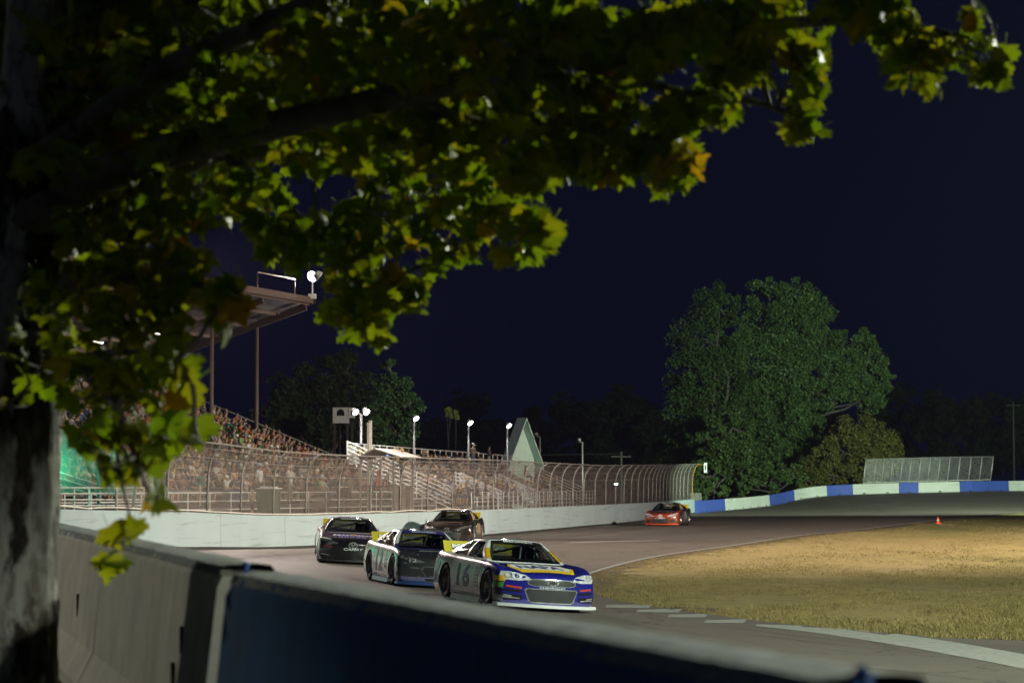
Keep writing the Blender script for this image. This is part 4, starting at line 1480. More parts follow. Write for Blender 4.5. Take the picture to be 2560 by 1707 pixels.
def text_mesh(s, bold=.02, italic=0.0):
    key = (s, bold, italic)
    if key not in _txt:
        cu = bpy.data.curves.new('lettering', 'FONT')
        cu.body = s
        cu.size = 1
        cu.offset = bold
        cu.shear = italic
        cu.resolution_u = 2
        o = bpy.data.objects.new('lettering_tmp', cu)
        COL.objects.link(o)
        dg = bpy.context.evaluated_depsgraph_get()
        me = bpy.data.meshes.new_from_object(o.evaluated_get(dg))
        bpy.data.objects.remove(o)
        _txt[key] = me
    return _txt[key]
def text_bm(s, cx, cy, w, h, bold=.02, italic=0.0):
    me = text_mesh(s, bold, italic)
    bm = bmesh.new()
    bm.from_mesh(me)
    xs = [v.co.x for v in bm.verts]
    ys = [v.co.y for v in bm.verts]
    x0, x1, y0, y1 = min(xs), max(xs), min(ys), max(ys)
    for v in bm.verts:
        v.co.x = cx + ((v.co.x - x0) / (x1 - x0) - .5) * w
        v.co.y = cy + ((v.co.y - y0) / (y1 - y0) - .5) * h
        v.co.z = 0
    return bm
def oval(cx, cy, rx, ry, n=20):
    return [(cx + rx * math.cos(2*math.pi*k/n), cy + ry * math.sin(2*math.pi*k/n)) for k in range(n)]
def ring_bm(cx, cy, rx, ry, th, n=24):
    bm = bmesh.new()
    a = [bm.verts.new((cx + rx * math.cos(2*math.pi*k/n), cy + ry * math.sin(2*math.pi*k/n), 0)) for k in range(n)]
    b = [bm.verts.new((cx + (rx-th) * math.cos(2*math.pi*k/n), cy + (ry-th) * math.sin(2*math.pi*k/n), 0)) for k in range(n)]
    for k in range(n):
        bm.faces.new((a[k], a[(k+1) % n], b[(k+1) % n], b[k]))
    return bm
def paint(name, base, layers=(), rough=.22, metal=0.0, coat=.6, grime=.25):
    """car paint: areas of colour given as half-spaces a*x + b*|y| + c*z + d > 0 in the car's own frame"""
    m, nt, out = _nt(name)
    sep = N(nt, 'ShaderNodeSeparateXYZ')
    co = objco(nt)
    nt.links.new(co, sep.inputs[0])
    X, Y, Zc = sep.outputs
    AY = M(nt, 'ABSOLUTE', Y)
    col = None
    cur = base
    for (c, conds) in layers:
        f = None
        for (a, b, cc, d) in conds:
            e = M(nt, 'ADD', M(nt, 'ADD', M(nt, 'MULTIPLY', X, a), M(nt, 'MULTIPLY', AY, b)), M(nt, 'MULTIPLY_ADD', Zc, cc, d))
            g = M(nt, 'GREATER_THAN', e, 0.0)
            f = g if f is None else M(nt, 'MULTIPLY', f, g)
        cur = mixc(nt, f, cur, c)
    fine = noise(nt, 9, 5, .7, co)
    sm = N(nt, 'ShaderNodeMapping')
    sm.inputs['Scale'].default_value = (1.2, 1.2, 9)
    nt.links.new(co, sm.inputs[0])
    smear = noise(nt, 1.4, 5, .65, sm.outputs[0])
    cur = mixc(nt, M(nt, 'MULTIPLY', ramp(nt, smear, .54, .74), grime * 1.3), cur, (.06, .052, .046))
    cur2 = mixc(nt, M(nt, 'MULTIPLY', ramp(nt, fine, .52, .8), grime), cur, (.10, .085, .075))
    principled(nt, out, cur2, M(nt, 'MULTIPLY_ADD', fine, .16, rough - .05), metal, .5, None, coat)
    return m
MESHGRILLE = None
def grille_mat():
    m, nt, out = _nt('grille_mesh')
    sep = N(nt, 'ShaderNodeSeparateXYZ')
    nt.links.new(objco(nt), sep.inputs[0])
    a = M(nt, 'LESS_THAN', M(nt, 'FRACT', M(nt, 'MULTIPLY', M(nt, 'ADD', sep.outputs[1], sep.outputs[2]), 36)), .3)
    b = M(nt, 'LESS_THAN', M(nt, 'FRACT', M(nt, 'MULTIPLY', M(nt, 'SUBTRACT', sep.outputs[1], sep.outputs[2]), 36)), .3)
    principled(nt, out, mixc(nt, M(nt, 'MAXIMUM', a, b), (.006, .006, .007), (.07, .07, .075)), .5)
    return m
GRILLE = grille_mat()
CHROME = pmat('bright_trim', (.62, .64, .68), .25, metal=.8)
DWHITE = pmat('decal_white', (.78, .78, .80), .4, var=.05)
DYELLOW = pmat('decal_yellow', (.80, .50, .03), .4, var=.05)
DBLUE = pmat('decal_blue', (.025, .03, .20), .4, var=.05)
DBLACK = pmat('decal_black', (.012, .012, .014), .4)
DRED = pmat('decal_red', (.60, .06, .04), .4)
DPURPLE = pmat('decal_purple', (.10, .06, .38), .4)
DGREEN = pmat('decal_green', (.10, .28, .03), .4)
DGREY = pmat('decal_grey', (.30, .30, .31), .4)
LENS = pmat('lamp_decal', (.55, .55, .58), .25, var=.3, scale=14)
SPOILY = pmat('spoiler_yellow', (.55, .45, .02), .45, var=.05)
def make_car(cfg):
    root = thing('race_car', cfg['label'], 'race car')
    root['group'] = 'race cars on the track'
    def part(name, me, mats, parent=root):
        o = link(name, me, None, parent)
        if len(me.materials) == 0:
            me.materials.append(mats)
        return o
    # body and roof share their shape; the paint is the car's own
    body = link('body', BODY_ME, None, root)
    body.material_slots[0].link = 'OBJECT'
    body.material_slots[0].material = cfg['paint']
    if len(FRAME_ME.materials) == 0:
        FRAME_ME.materials.append(bpy.data.materials.new('frame_slot'))
    roof = link('roof', FRAME_ME, None, root)
    roof.material_slots[0].link = 'OBJECT'
    roof.material_slots[0].material = cfg['roof']
    names = {'front': 'windscreen', 'rear': 'rear_window', 'left': 'side_window', 'right': 'side_window'}
    for (seg, q), me in GLASS_ME.items():
        if seg == 'left' and q == 0:
            continue
        part(names[seg], me, CARGLASS)
    # cockpit
    fl = MB()
    loop = [ring_pt('front', i / 8, .09) for i in range(8)] + [ring_pt('left', i / 8, .09) for i in range(8)] + [ring_pt('rear', 1 - i / 8, .06) for i in range(8)] + [ring_pt('right', 1 - i / 8, .09) for i in range(8)]
    fl.add([Vector((p.x * .985, p.y * .985, p.z + .012)) for p in loop], [tuple(range(len(loop)))])
    fl.build('cockpit_floor', INTERIOR, root)
    cg = MB()
    for sg in (-1, 1):
        cg.tube([(.62, sg * .64, .90), (.10, sg * .49, 1.20), (-.95, sg * .48, 1.20), (-1.5, sg * .55, .95)], .022, 6)
        cg.tube([(-.45, sg * .70, .90), (-.42, sg * .50, 1.20)], .022, 6)
    cg.tube([(.10, -.49, 1.20), (.10, .49, 1.20)], .022, 6).tube([(-.42, -.5, 1.20), (-.42, .5, 1.20)], .022, 6)
    cg.tube([(.55, -.05, .92), (.10, .12, 1.20)], .02, 6).tube([(-.42, .5, 1.2), (-.45, -.66, .9)], .022, 6)
    cg.build('roll_cage', CAGE, root, smooth=True)
    seat = MB()
    for (y0, y1, x0, x1, z1) in ((.20, .54, -.62, -.50, 1.10), (.16, .22, -.60, -.30, 1.12), (.52, .58, -.60, -.30, 1.12)):
        seat.box((x0, y0, .9), (x1, y1, z1))
    seat.build('seat', INTERIOR, root)
    MB().tube([(.05 + .0 , .37 + .15 * math.cos(a), .98 + .12 * math.sin(a)) for a in [2*math.pi*k/14 for k in range(15)]], .014, 6, cap=False).build('steering_wheel', INTERIOR, root)
    # window net on the driver's side: webbing strips
    for i in range(6):
        t0 = .14 + i * .13
        patch(MB(), 'left', .08, .45, t0, t0 + .045, 6, 1, -.01).build('net_strap', NET, root)
    for i in range(4):
        s0 = .10 + i * .10
        patch(MB(), 'left', s0, s0 + .016, .12, .88, 1, 4, -.012).build('net_strap', NET, root)
    # wheels
    for x in (1.45, -1.34):
        for sg in (-1, 1):
            w = bpy.data.objects.new('wheel', None)
            COL.objects.link(w)
            w.parent = root
            w.location = (x, sg * .84, .352)
            w.rotation_euler = (math.radians(90) * -sg, rnd.random() * .6 * 0, (cfg.get('steer', 0) * 1.0) if x > 0 else 0)
            part('tyre', wheel_tyre, TYRE, w)
            if len(rim_me.materials) == 0:
                rim_me.materials.append(RIM)
                rim_me.materials.append(RIMLIP)
            link('rim', rim_me, None, w)
    # splitter, skirts, spoiler
    spl = []
    for k in range(25):
        y = -.985 + 1.97 * k / 24
        spl.append((2.615 - .36 * y * y * (1 + .12 * y * y), y))
    poly = spl + [(1.90, .985), (1.90, -.985)]
    MB().prism(poly, .062, .118).build('splitter', cfg.get('splitter', DWHITE), root)
    for sg in (-1, 1):
        MB().add([(1.02, sg * .965, .15), (-.90, sg * .965, .15), (-.90, sg * .985, .05), (1.02, sg * .985, .05), (1.02, sg * .945, .15), (-.90, sg * .945, .15), (-.90, sg * .965, .05), (1.02, sg * .965, .05)],
                 [(0, 1, 2, 3), (7, 6, 5, 4), (0, 3, 7, 4), (1, 5, 6, 2), (3, 2, 6, 7)]).build('side_skirt', cfg.get('skirt', DWHITE), root)
    sp = MB().add([(-2.26, -.76, .955), (-2.26, .76, .955), (-2.40, .76, 1.165), (-2.40, -.76, 1.165), (-2.275, -.76, .95), (-2.275, .76, .95), (-2.415, .76, 1.16), (-2.415, -.76, 1.16)],
                  [(0, 1, 2, 3), (7, 6, 5, 4), (0, 3, 7, 4), (1, 5, 6, 2), (3, 2, 6, 7), (0, 4, 5, 1)]).build('spoiler', SPOILY, root)
    bm = text_bm('MENARDS', 0, 0, 1.16, .11, .03)
    outl = text_bm('MENARDS', .008, -.008, 1.20, .14, .06)
    for b_, mm, o_ in ((outl, DBLACK, .003), (bm, DWHITE, .006)):
        me = bpy.data.meshes.new('spoiler_lettering')
        for v in b_.verts:
            u, w = v.co.x, v.co.y
            f = .5 + w / .25
            v.co = Vector((-2.26 - .14 * f + o_ * .83, u, .955 + .21 * f + o_ * .55))
        bmesh.ops.triangulate(b_, faces=b_.faces)
        b_.to_mesh(me); b_.free()
        part('spoiler_lettering', me, mm, sp)
    # windscreen banner and lettering
    bn = patch(MB(), 'front', .05, .95, .83, .965, 16, 3, .004).build('windscreen_banner', DBLACK if not cfg.get('banner') else cfg['banner'], root, smooth=True)
    bm = text_bm('MENARDS', 0, 0, .56, .055, .02)
    me = bpy.data.meshes.new('banner_lettering')
    bmesh.ops.triangulate(bm, faces=bm.faces)
    for v in bm.verts:
        s_, t_ = .5 + v.co.x / 1.10, .90 + v.co.y / .95
        p = ring_pt('front', s_, t_)
        v.co = p + Vector((.010, 0, .012))
    bm.to_mesh(me); bm.free()
    part('banner_lettering', me, DWHITE, bn)
    # everything printed on the body
    for d in cfg['decals']:
        kind, name, mode, spec, mat = d[:5]
        off = d[5] if len(d) > 5 else .006
        bm = poly_bm(spec) if kind == 'poly' else (text_bm(*spec) if kind == 'text' else ring_bm(*spec))
        part(name, drape(bm, mode, off, .07 if kind != 'text' else .12), mat)
    # panel gaps: doors, hood and boot lid
    for side in ('right', 'left'):
        sx = 1 if side == 'right' else -1
        for (u0, v0, u1, v1, hw_) in ((.60, .20, .66, .84, .006), (-.72, .20, -.80, .86, .006), (-.72, .20, .60, .20, .006), (1.02, .22, 1.02, .80, .005), (-2.0, .22, -1.96, .88, .005)):
            u0_, u1_ = u0 * sx, u1 * sx
            if abs(u1 - u0) < .2:
                pz = [(u0_ - hw_, v0), (u0_ + hw_, v0), (u1_ + hw_, v1), (u1_ - hw_, v1)]
            else:
                pz = [(u0_, v0 - hw_), (u1_, v1 - hw_), (u1_, v1 + hw_), (u0_, v0 + hw_)]
            part('panel_gap', drape(poly_bm(pz), side, .0035, .07), DBLACK)
    for (u0, v0, u1, v1) in ((-.74, -1.12, -.66, -2.22), (.74, -1.12, .66, -2.22)):
        part('panel_gap', drape(poly_bm([(u0 - .006, v0), (u0 + .006, v0), (u1 + .006, v1), (u1 - .006, v1)]), 'top', .0035, .07), DBLACK)
    part('panel_gap', drape(poly_bm([(-.66, -2.215), (-.66, -2.227), (.66, -2.227), (.66, -2.215)]), 'top', .0035, .07), DBLACK)
    # roof rails, antenna and the two roof flaps
    for y in (-.20, .20):
        MB().box((-.62, y - .13, 1.281), (-.50, y + .13, 1.291)).build('roof_flap', DBLACK, root)
    # exhaust-side details: fuel flap, hood pins, mirror
    for (x, y) in ((2.0, .5), (2.0, -.5)):
        p = car_bvh().ray_cast(Vector((x, y, 3)), Vector((0, 0, -1)))[0]
        MB().lathe([(.022, -.004), (.022, .008), (.001, .012)], 8, mat=Matrix.Translation(p)).build('hood_pin', CHROME, root)
    return root
def mir(poly):
    return [(-x, y) for x, y in poly][::-1]
def front_common(style):
    """lamps, grilles and vents of the nose (y, z seen from the front)"""
    D = []
    head = {'wide': [(.40, .575), (.50, .65), (.74, .70), (.90, .70), (.93, .63), (.88, .555), (.62, .545)],
            'slim': [(.34, .545), (.55, .63), (.80, .70), (.92, .70), (.92, .62), (.70, .56), (.46, .525)],
            'dark': [(.40, .58), (.66, .66), (.90, .70), (.92, .65), (.70, .58), (.5, .55)]}[style]
    lm = {'wide': LENS, 'slim': LENS, 'dark': pmat('smoked_lamp', (.10, .10, .105), .2)}[style]
    for pz in (head, mir(head)):
        D.append(('poly', 'headlight', 'front', pz, lm, .007))
    for sg in (1, -1):
        D.append(('ring', 'lamp_ring', 'front', (sg * .80, .632, .062, .052, .02), DGREY if style != 'dark' else DBLACK, .010))
    return D
def grille_frame(D, poly, name, trim, mat=None):
    cx = sum(p[0] for p in poly) / len(poly)
    cy = sum(p[1] for p in poly) / len(poly)
    big = [(cx + (x - cx) * 1.035 + (.012 if x > cx else -.012), cy + (y - cy) * 1.05 + (.013 if y > cy else -.013)) for x, y in poly]
    D.append(('poly', name + '_trim', 'front', big, trim, .005))
    D.append(('poly', name, 'front', poly, mat or GRILLE, .009))
BOWTIE = [(-.5, -.10), (-.21, -.10), (-.25, -.22), (.19, -.22), (.21, -.10), (.44, -.10), (.52, .10), (.21, .10), (.25, .22), (-.19, .22), (-.21, .10), (-.42, .10)]
def tf(poly, cx, cy, s):
    return [(cx + x * s, cy + y * s) for x, y in poly]
def toyota(D, cy, s, mat):
    D.append(('ring', 'nose_emblem', 'front', (0, cy, .095 * s, .062 * s, .014 * s), mat, .012))
    D.append(('ring', 'nose_emblem', 'front', (0, cy + .012 * s, .034 * s, .050 * s, .012 * s), mat, .013))
    D.append(('ring', 'nose_emblem', 'front', (0, cy + .032 * s, .066 * s, .028 * s, .011 * s), mat, .014))

# ---------------- number 16: blue nose, silver sides, yellow pillars
D = front_common('wide')
grille_frame(D, [(-.44, .50), (-.46, .545), (-.36, .575), (0, .585), (.36, .575), (.46, .545), (.44, .50), (.34, .475), (-.34, .475)], 'upper_grille', CHROME)
grille_frame(D, [(-.50, .37), (-.46, .40), (.46, .40), (.50, .37), (.42, .185), (.36, .165), (-.36, .165), (-.42, .185)], 'lower_grille', CHROME)
D += [('poly', 'nose_emblem', 'front', tf(BOWTIE, 0, .53, .24), CHROME, .013), ('poly', 'nose_emblem', 'front', tf(BOWTIE, 0, .53, .17), DBLACK, .016),
      ('text', 'nose_lettering', 'front', ('CHEVROLET', 0, .437, .52, .032, .02), DWHITE, .008)]
for sg in (1, -1):
    q = (lambda P: P) if sg > 0 else mir
    D += [('poly', 'fog_vent', 'front', q([(.56, .20), (.56, .275), (.90, .30), (.92, .22), (.86, .185), (.62, .185)]), DBLACK, .007),
          ('poly', 'fog_trim', 'front', q([(.60, .205), (.60, .225), (.88, .245), (.89, .22)]), DGREY, .010),
          ('poly', 'fog_trim', 'front', q([(.74, .235), (.74, .265), (.88, .28), (.88, .255)]), DGREY, .010),
          ('poly', 'sponsor_strip', 'front', q([(.58, .395), (.58, .43), (.84, .455), (.85, .42)]), DRED, .008),
          ('poly', 'air_slot', 'front', q([(.56, .33), (.56, .365), (.86, .385), (.88, .345)]), DBLACK, .007)]
D += [('text', 'lamp_number', 'front', ('16', -.68, .63, .14, .085, .02), DBLUE, .012),
      ('poly', 'lamp_plate', 'front', tf(oval(0, 0, .10, .055), -.66, .63, 1), DWHITE, .009),
      # hood panel: yellow hexagon, white field, lettering (u across the car, v towards the windscreen)
      ('poly', 'hood_panel', 'top', [(-.66, -1.70), (-.54, -1.30), (.54, -1.30), (.66, -1.70), (.52, -2.20), (-.52, -2.20)], DYELLOW, .005),
      ('poly', 'hood_field', 'top', [(-.44, -1.94), (-.60, -1.68), (-.50, -1.34), (.50, -1.34), (.60, -1.68), (.50, -1.94)], DWHITE, .008),
      ('text', 'hood_lettering', 'top', ('NAPA', 0, -1.64, .90, .42, .035), DBLUE, .011),
      ('poly', 'number_panel', 'right', [(-.98, .30), (-.98, .84), (.88, .80), (.88, .30)], pmat('silver_wrap', (.56, .58, .57), .3, metal=.3, var=.12, scale=4), .004),
      ('text', 'door_number', 'right', ('16', -.10, .54, .88, .46, .03), DBLUE, .008),
      ('text', 'door_number_core', 'right', ('16', -.10, .54, .80, .40, -.02), pmat('number_grey', (.20, .22, .30), .4), .011),
      ('text', 'door_number', 'left', ('16', 0.1, .54, .88, .46, .03), DBLUE, .008),
      ('poly', 'rear_panel', 'right', [(-2.40, .30), (-2.40, .80), (-1.80, .80), (-1.78, .30)], pmat('pale_blue_wrap', (.24, .30, .50), .35, var=.1), .004),
      ('poly', 'rear_roundel', 'right', oval(-2.08, .45, .15, .10), DBLUE, .009)]
for i in range(6):
    D.append(('poly', 'contingency_decal', 'right', [(.62, .34 + i * .068), (.62, .385 + i * .068), (.86, .385 + i * .068), (.86, .34 + i * .068)], (DGREY, pmat('decal_dim', (.22, .23, .26), .4))[i % 2], .008))
for i, c in enumerate((DGREY, DBLACK, DGREEN, DYELLOW)):
    D.append(('poly', 'fender_decal', 'right', [(1.90, .16 + i * .12), (1.90, .26 + i * .12), (2.22, .26 + i * .12), (2.22, .16 + i * .12)], c, .008))
BLUE16 = (.018, .020, .26)
p16 = paint('blue_silver_paint', (.52, .53, .55), [
    (BLUE16, [(1, 0, 0, -1.0)]), (BLUE16, [(1, 0, 0, -.72), (0, -1, 0, .90), (0, 0, 1, -.72)]), (BLUE16, [(-1, 0, 0, -1.75), (0, 0, 1, -.80)]),
    ((.13, .12, .34), [(-1, 0, 0, -1.72), (0, 0, -1, .80)]), ((.09, .08, .30), [(0, 0, -1, .20), (1, 0, 0, -1.0)])], .2, .1, .8, .10)
r16 = paint('white_roof_paint', (.78, .78, .80), [
    ((.15, .13, .42), [(-1, 0, 0, -1.05)]), ((.70, .42, .02), [(1, 0, -0.0, .05), (0, 0, -1, 1.10), (0, 1, 0, -.50), (0, 0, 1, -.90), (1, .95, 1.55, -2.06)])], .2, 0, .8)
cars = {}
cars['16'] = make_car(dict(label='blue and silver race car with yellow hood panel, leading the pack', paint=p16, roof=r16, decals=D, splitter=DWHITE, skirt=pmat('skirt_grey', (.42, .42, .44), .4)))

# ---------------- number 12: silver sides, charcoal nose, purple roof
D = front_common('dark')
grille_frame(D, [(-.46, .40), (-.40, .47), (.40, .47), (.46, .40), (.36, .27), (-.36, .27)], 'upper_grille', pmat('dim_trim', (.10, .10, .11), .3), DBLACK)
grille_frame(D, [(-.40, .21), (.40, .21), (.36, .15), (-.36, .15)], 'lower_grille', _mc['dim_trim'], DBLACK)
for sg in (1, -1):
    D += [('ring', 'fog_ring', 'front', (sg * .52, .21, .06, .05, .015), _mc['smoked_lamp'], .009), ('poly', 'nose_decal', 'front', oval(sg * .62, .44, .12, .02), _mc['dim_trim'], .008)]
D += [('text', 'nose_number', 'front', ('12', -.66, .60, .15, .08, .02), DGREY, .011), ('text', 'nose_lettering', 'front', ('FUSION', .12, .235, .22, .03, .02), DGREY, .012),
      ('poly', 'hood_panel', 'top', [(-.30, -1.30), (-.38, -1.55), (.50, -1.55), (.46, -1.30)], pmat('hood_grey', (.15, .15, .16), .35), .005),
      ('poly', 'hood_stripe', 'top', [(-.28, -1.45), (-.30, -1.49), (.48, -1.49), (.48, -1.45)], DGREY, .008),
      ('text', 'door_number', 'right', ('12', -.12, .53, .84, .50, .03), pmat('number_pale', (.62, .68, .74), .4), .008),
      ('text', 'door_number', 'left', ('12', .12, .53, .84, .50, .03), _mc['number_pale'], .008),
      ('text', 'window_mark', 'right', ('A', -.86, 1.03, .13, .11, .02), DWHITE, .010)]
for i in range(4):
    D.append(('poly', 'contingency_decal', 'right', [(.60, .36 + i * .09), (.60, .42 + i * .09), (.84, .42 + i * .09), (.84, .36 + i * .09)], (DGREY, DWHITE)[i % 2], .008))
CHAR = (.045, .045, .050)
p12 = paint('silver_charcoal_paint', (.60, .59, .62), [(CHAR, [(1, 0, 0, -1.88)]), (CHAR, [(1, 0, 0, -.70), (0, -1, 0, .875), (0, 0, 1, -.73)]),
    ((.20, .17, .36), [(0, 0, -1, .24)]), ((.04, .08, .24), [(1, 0, 0, -2.0), (0, 0, -1, .16)])], .24, .35, .6, .12)
r12 = paint('purple_roof_paint', (.035, .028, .13), [((.72, .70, .78), [(0, 1, .62, -1.262), (-1, 0, 0, .62)])], .25, 0, .7)
cars['12'] = make_car(dict(label='silver race car with charcoal nose and purple roof, second in the pack', paint=p12, roof=r12, decals=D, splitter=pmat('splitter_blue', (.025, .05, .16), .4), skirt=pmat('skirt_lilac', (.45, .42, .62), .35), banner=pmat('banner_purple', (.03, .025, .14), .4)))

# ---------------- black-nosed car with silver flanks
D = front_common('dark')
grille_frame(D, [(-.62, .36), (-.55, .42), (.55, .42), (.62, .36), (.50, .15), (-.50, .15)], 'lower_grille', DBLACK, DBLACK)
toyota(D, .53, 1.35, DGREY)
D += [('text', 'nose_lettering', 'front', ('CAMRY', .02, .42, .56, .075, .02, .25), DWHITE, .013)]
for sg in (1, -1):
    q = (lambda P: P) if sg > 0 else mir
    D += [('poly', 'sponsor_strip', 'front', q([(.58, .455), (.58, .49), (.82, .51), (.83, .475)]), pmat('dim_red', (.25, .04, .04), .4), .008),
          ('poly', 'air_slot', 'front', q([(.66, .22), (.66, .24), (.90, .27), (.90, .25)]), DGREY, .008),
          ('poly', 'lamp_trim', 'front', q([(.62, .665), (.62, .68), (.92, .735), (.93, .70)]), DWHITE, .009)]
D += [('poly', 'hood_panel', 'top', [(-.52, -1.46), (-.58, -1.72), (.60, -1.72), (.54, -1.46)], DWHITE, .005),
      ('poly', 'hood_patch', 'top', [(-.02, -1.42), (-.04, -1.72), (.16, -1.72), (.15, -1.42)], DYELLOW, .008),
      ('poly', 'hood_patch', 'top', [(.36, -1.52), (.30, -1.72), (.44, -1.72)], DYELLOW, .009),
      ('poly', 'roof_panel', 'top', [(-.34, .05), (-.40, .55), (.40, .55), (.34, .05)], DPURPLE, .006)]
for i in range(9):       # too small to read: rows of lettering-sized marks
    u = -.47 + i * .115
    D.append(('poly', 'hood_mark', 'top', [(u, -1.51), (u, -1.67), (u + .075, -1.67), (u + .075, -1.51)], DPURPLE, .011))
for i in range(5):
    u = -.40 + i * .165
    D.append(('poly', 'hood_mark', 'top', [(u, -1.80), (u - .01, -2.10), (u + .12, -2.10), (u + .13, -1.80)], DGREY, .008))
    D.append(('poly', 'hood_mark', 'top', [(u + .012, -1.82), (u + .004, -2.08), (u + .106, -2.08), (u + .114, -1.82)], DPURPLE, .011))
p99 = paint('black_silver_paint', (.58, .56, .60), [((.016, .014, .018), [(1, 0, 0, -1.92)]), ((.12, .085, .115), [(1, 0, 0, -.70), (0, -1, 0, .88), (0, 0, 1, -.715)])], .2, .2, .8)
r99 = paint('grey_roof_paint', (.36, .33, .38), [((.03, .02, .05), [(0, 1, .62, -1.255), (1, 0, 0, -.1)])], .22, .2, .8)
cars['99'] = make_car(dict(label='black-nosed race car with silver flanks nearest the pale wall', paint=p99, roof=r99, decals=D, splitter=pmat('splitter_dark', (.03, .03, .035), .5), skirt=DGREY))

# ---------------- all-dark car
D = front_common('dark')
grille_frame(D, [(-.55, .36), (-.48, .42), (.48, .42), (.55, .36), (.45, .17), (-.45, .17)], 'lower_grille', DBLACK, GRILLE)
toyota(D, .535, 1.2, DGREY)
D += [('text', 'nose_lettering', 'front', ('CAMRY', 0, .45, .46, .05, .02, .25), DGREY, .012),
      ('poly', 'hood_panel', 'top', [(-.5, -1.35), (-.56, -1.62), (.56, -1.62), (.5, -1.35)], pmat('hood_bronze', (.10, .065, .035), .35), .005),
      ('poly', 'door_panel', 'left', [(-.4, .34), (-.4, .74), (.5, .74), (.5, .34)], pmat('panel_bronze', (.22, .15, .09), .35), .006)]
for i in range(4):
    D.append(('poly', 'contingency_decal', 'left', [(-.86, .34 + i * .09), (-.86, .40 + i * .09), (-.62, .40 + i * .09), (-.62, .34 + i * .09)], (DGREY, DWHITE)[i % 2], .008))
pdk = paint('black_bronze_paint', (.022, .016, .012), [((.10, .065, .04), [(0, 0, -1, .62), (-1, 0, 0, 1.0)])], .18, .1, .9, .15)
rdk = paint('black_roof_paint', (.016, .012, .011), (), .22, 0, .8)
cars['dark'] = make_car(dict(label='black race car with a yellow spoiler passing close to the wall', paint=pdk, roof=rdk, decals=D, splitter=DBLACK, skirt=DBLACK))

# ---------------- orange and black car
D = front_common('slim')
grille_frame(D, [(-.46, .345), (-.44, .385), (.44, .385), (.46, .345), (.40, .175), (-.40, .175)], 'lower_grille', DBLACK, GRILLE)
toyota(D, .545, 1.25, DWHITE)
D += [('text', 'nose_lettering', 'front', ('CAMRY', 0, .435, .58, .065, .03, .25), DWHITE, .012)]
for sg in (1, -1):
    q = (lambda P: P) if sg > 0 else mir
    D += [('poly', 'fog_vent', 'front', q([(.54, .20), (.54, .32), (.86, .36), (.88, .24), (.8, .2)]), DBLACK, .007),
          ('poly', 'fog_trim', 'front', q([(.84, .25), (.84, .36), (.88, .37), (.89, .26)]), DGREY, .010),
          ('poly', 'sponsor_strip', 'front', q([(.58, .46), (.58, .48), (.80, .50), (.81, .475)]), DWHITE, .008)]
D += [('poly', 'hood_stripe', 'top', [(-.60, -1.22), (-.62, -1.27), (.62, -1.27), (.60, -1.22)], DGREY, .008),
      ('poly', 'hood_stripe', 'top', [(-.66, -1.42), (-.67, -1.45), (.67, -1.45), (.66, -1.42)], DGREY, .008),
      ('poly', 'windscreen_mark', 'front', [(-.08, 1.13), (-.08, 1.17), (.10, 1.17), (.10, 1.13)], DGREY, .010),
      ('poly', 'windscreen_mark', 'front', [(-.02, 1.08), (-.02, 1.12), (.38, 1.12), (.38, 1.08)], DGREY, .010),
      ('poly', 'door_panel', 'left', [(-.35, .34), (-.35, .76), (.45, .76), (.45, .34)], pmat('panel_grey', (.16, .17, .16), .4), .006)]
ORG = (.30, .048, .014)
por = paint('orange_black_paint', (.030, .026, .026), [(ORG, [(1, 0, 0, -1.75)]), (ORG, [(1, 0, 0, -.85), (0, 1, 0, -.66), (0, 0, 1, -.72)]), (ORG, [(1, 0, 0, -1.0), (0, 0, -1, .25)]),
    ((.02, .018, .02), [(-1, 0, 0, 2.05), (0, -1, 0, .66), (0, 0, 1, -.6), (1, 0, 0, -.7)]), ((.10, .09, .085), [(-1, 0, 0, .9), (0, 0, -1, .7), (1, 0, 0, .9)])], .25, 0, .7)
ror = paint('black_gloss_roof', (.014, .014, .016), (), .22, 0, .8)
cars['org'] = make_car(dict(label='orange and black race car alone far down the straight', paint=por, roof=ror, decals=D, splitter=pmat('splitter_orange', (.6, .08, .02), .4), skirt=DBLACK))

CAR_SCALE = 1.11
def place_car(key, px, py, zg, theta):
    """nose centre at the pixel, heading theta degrees to the right of straight-at-the-camera"""
    root = cars[key]
    p = gnd(px, py, zg)
    a = math.radians(theta)
    fwd = Vector((math.sin(a), -math.cos(a), 0))
    c = p - fwd * 2.35 * CAR_SCALE
    zc, n = ground_at(c.x, c.y)
    z1, _ = ground_at(c.x + fwd.x * 1.4, c.y + fwd.y * 1.4)
    z2, _ = ground_at(c.x - fwd.x * 1.4, c.y - fwd.y * 1.4)
    zc = (z1 + z2) / 2
    f = (fwd - n * fwd.dot(n)).normalized()
    l = n.cross(f).normalized()
    mt = Matrix((f, l, n)).transposed().to_4x4()
    mt.translation = Vector((c.x, c.y, zc + 0.004))
    root.matrix_world = mt @ Matrix.Scale(CAR_SCALE, 4)
place_car('16', 1372, 1524, -.12, 18)
place_car('12', 1101, 1467, -.08, 14)
place_car('99', 880, 1409, 0.0, 6)
place_car('dark', 1118, 1357, 0.0, -6)
place_car('org', 1652, 1315, 0.0, -14)

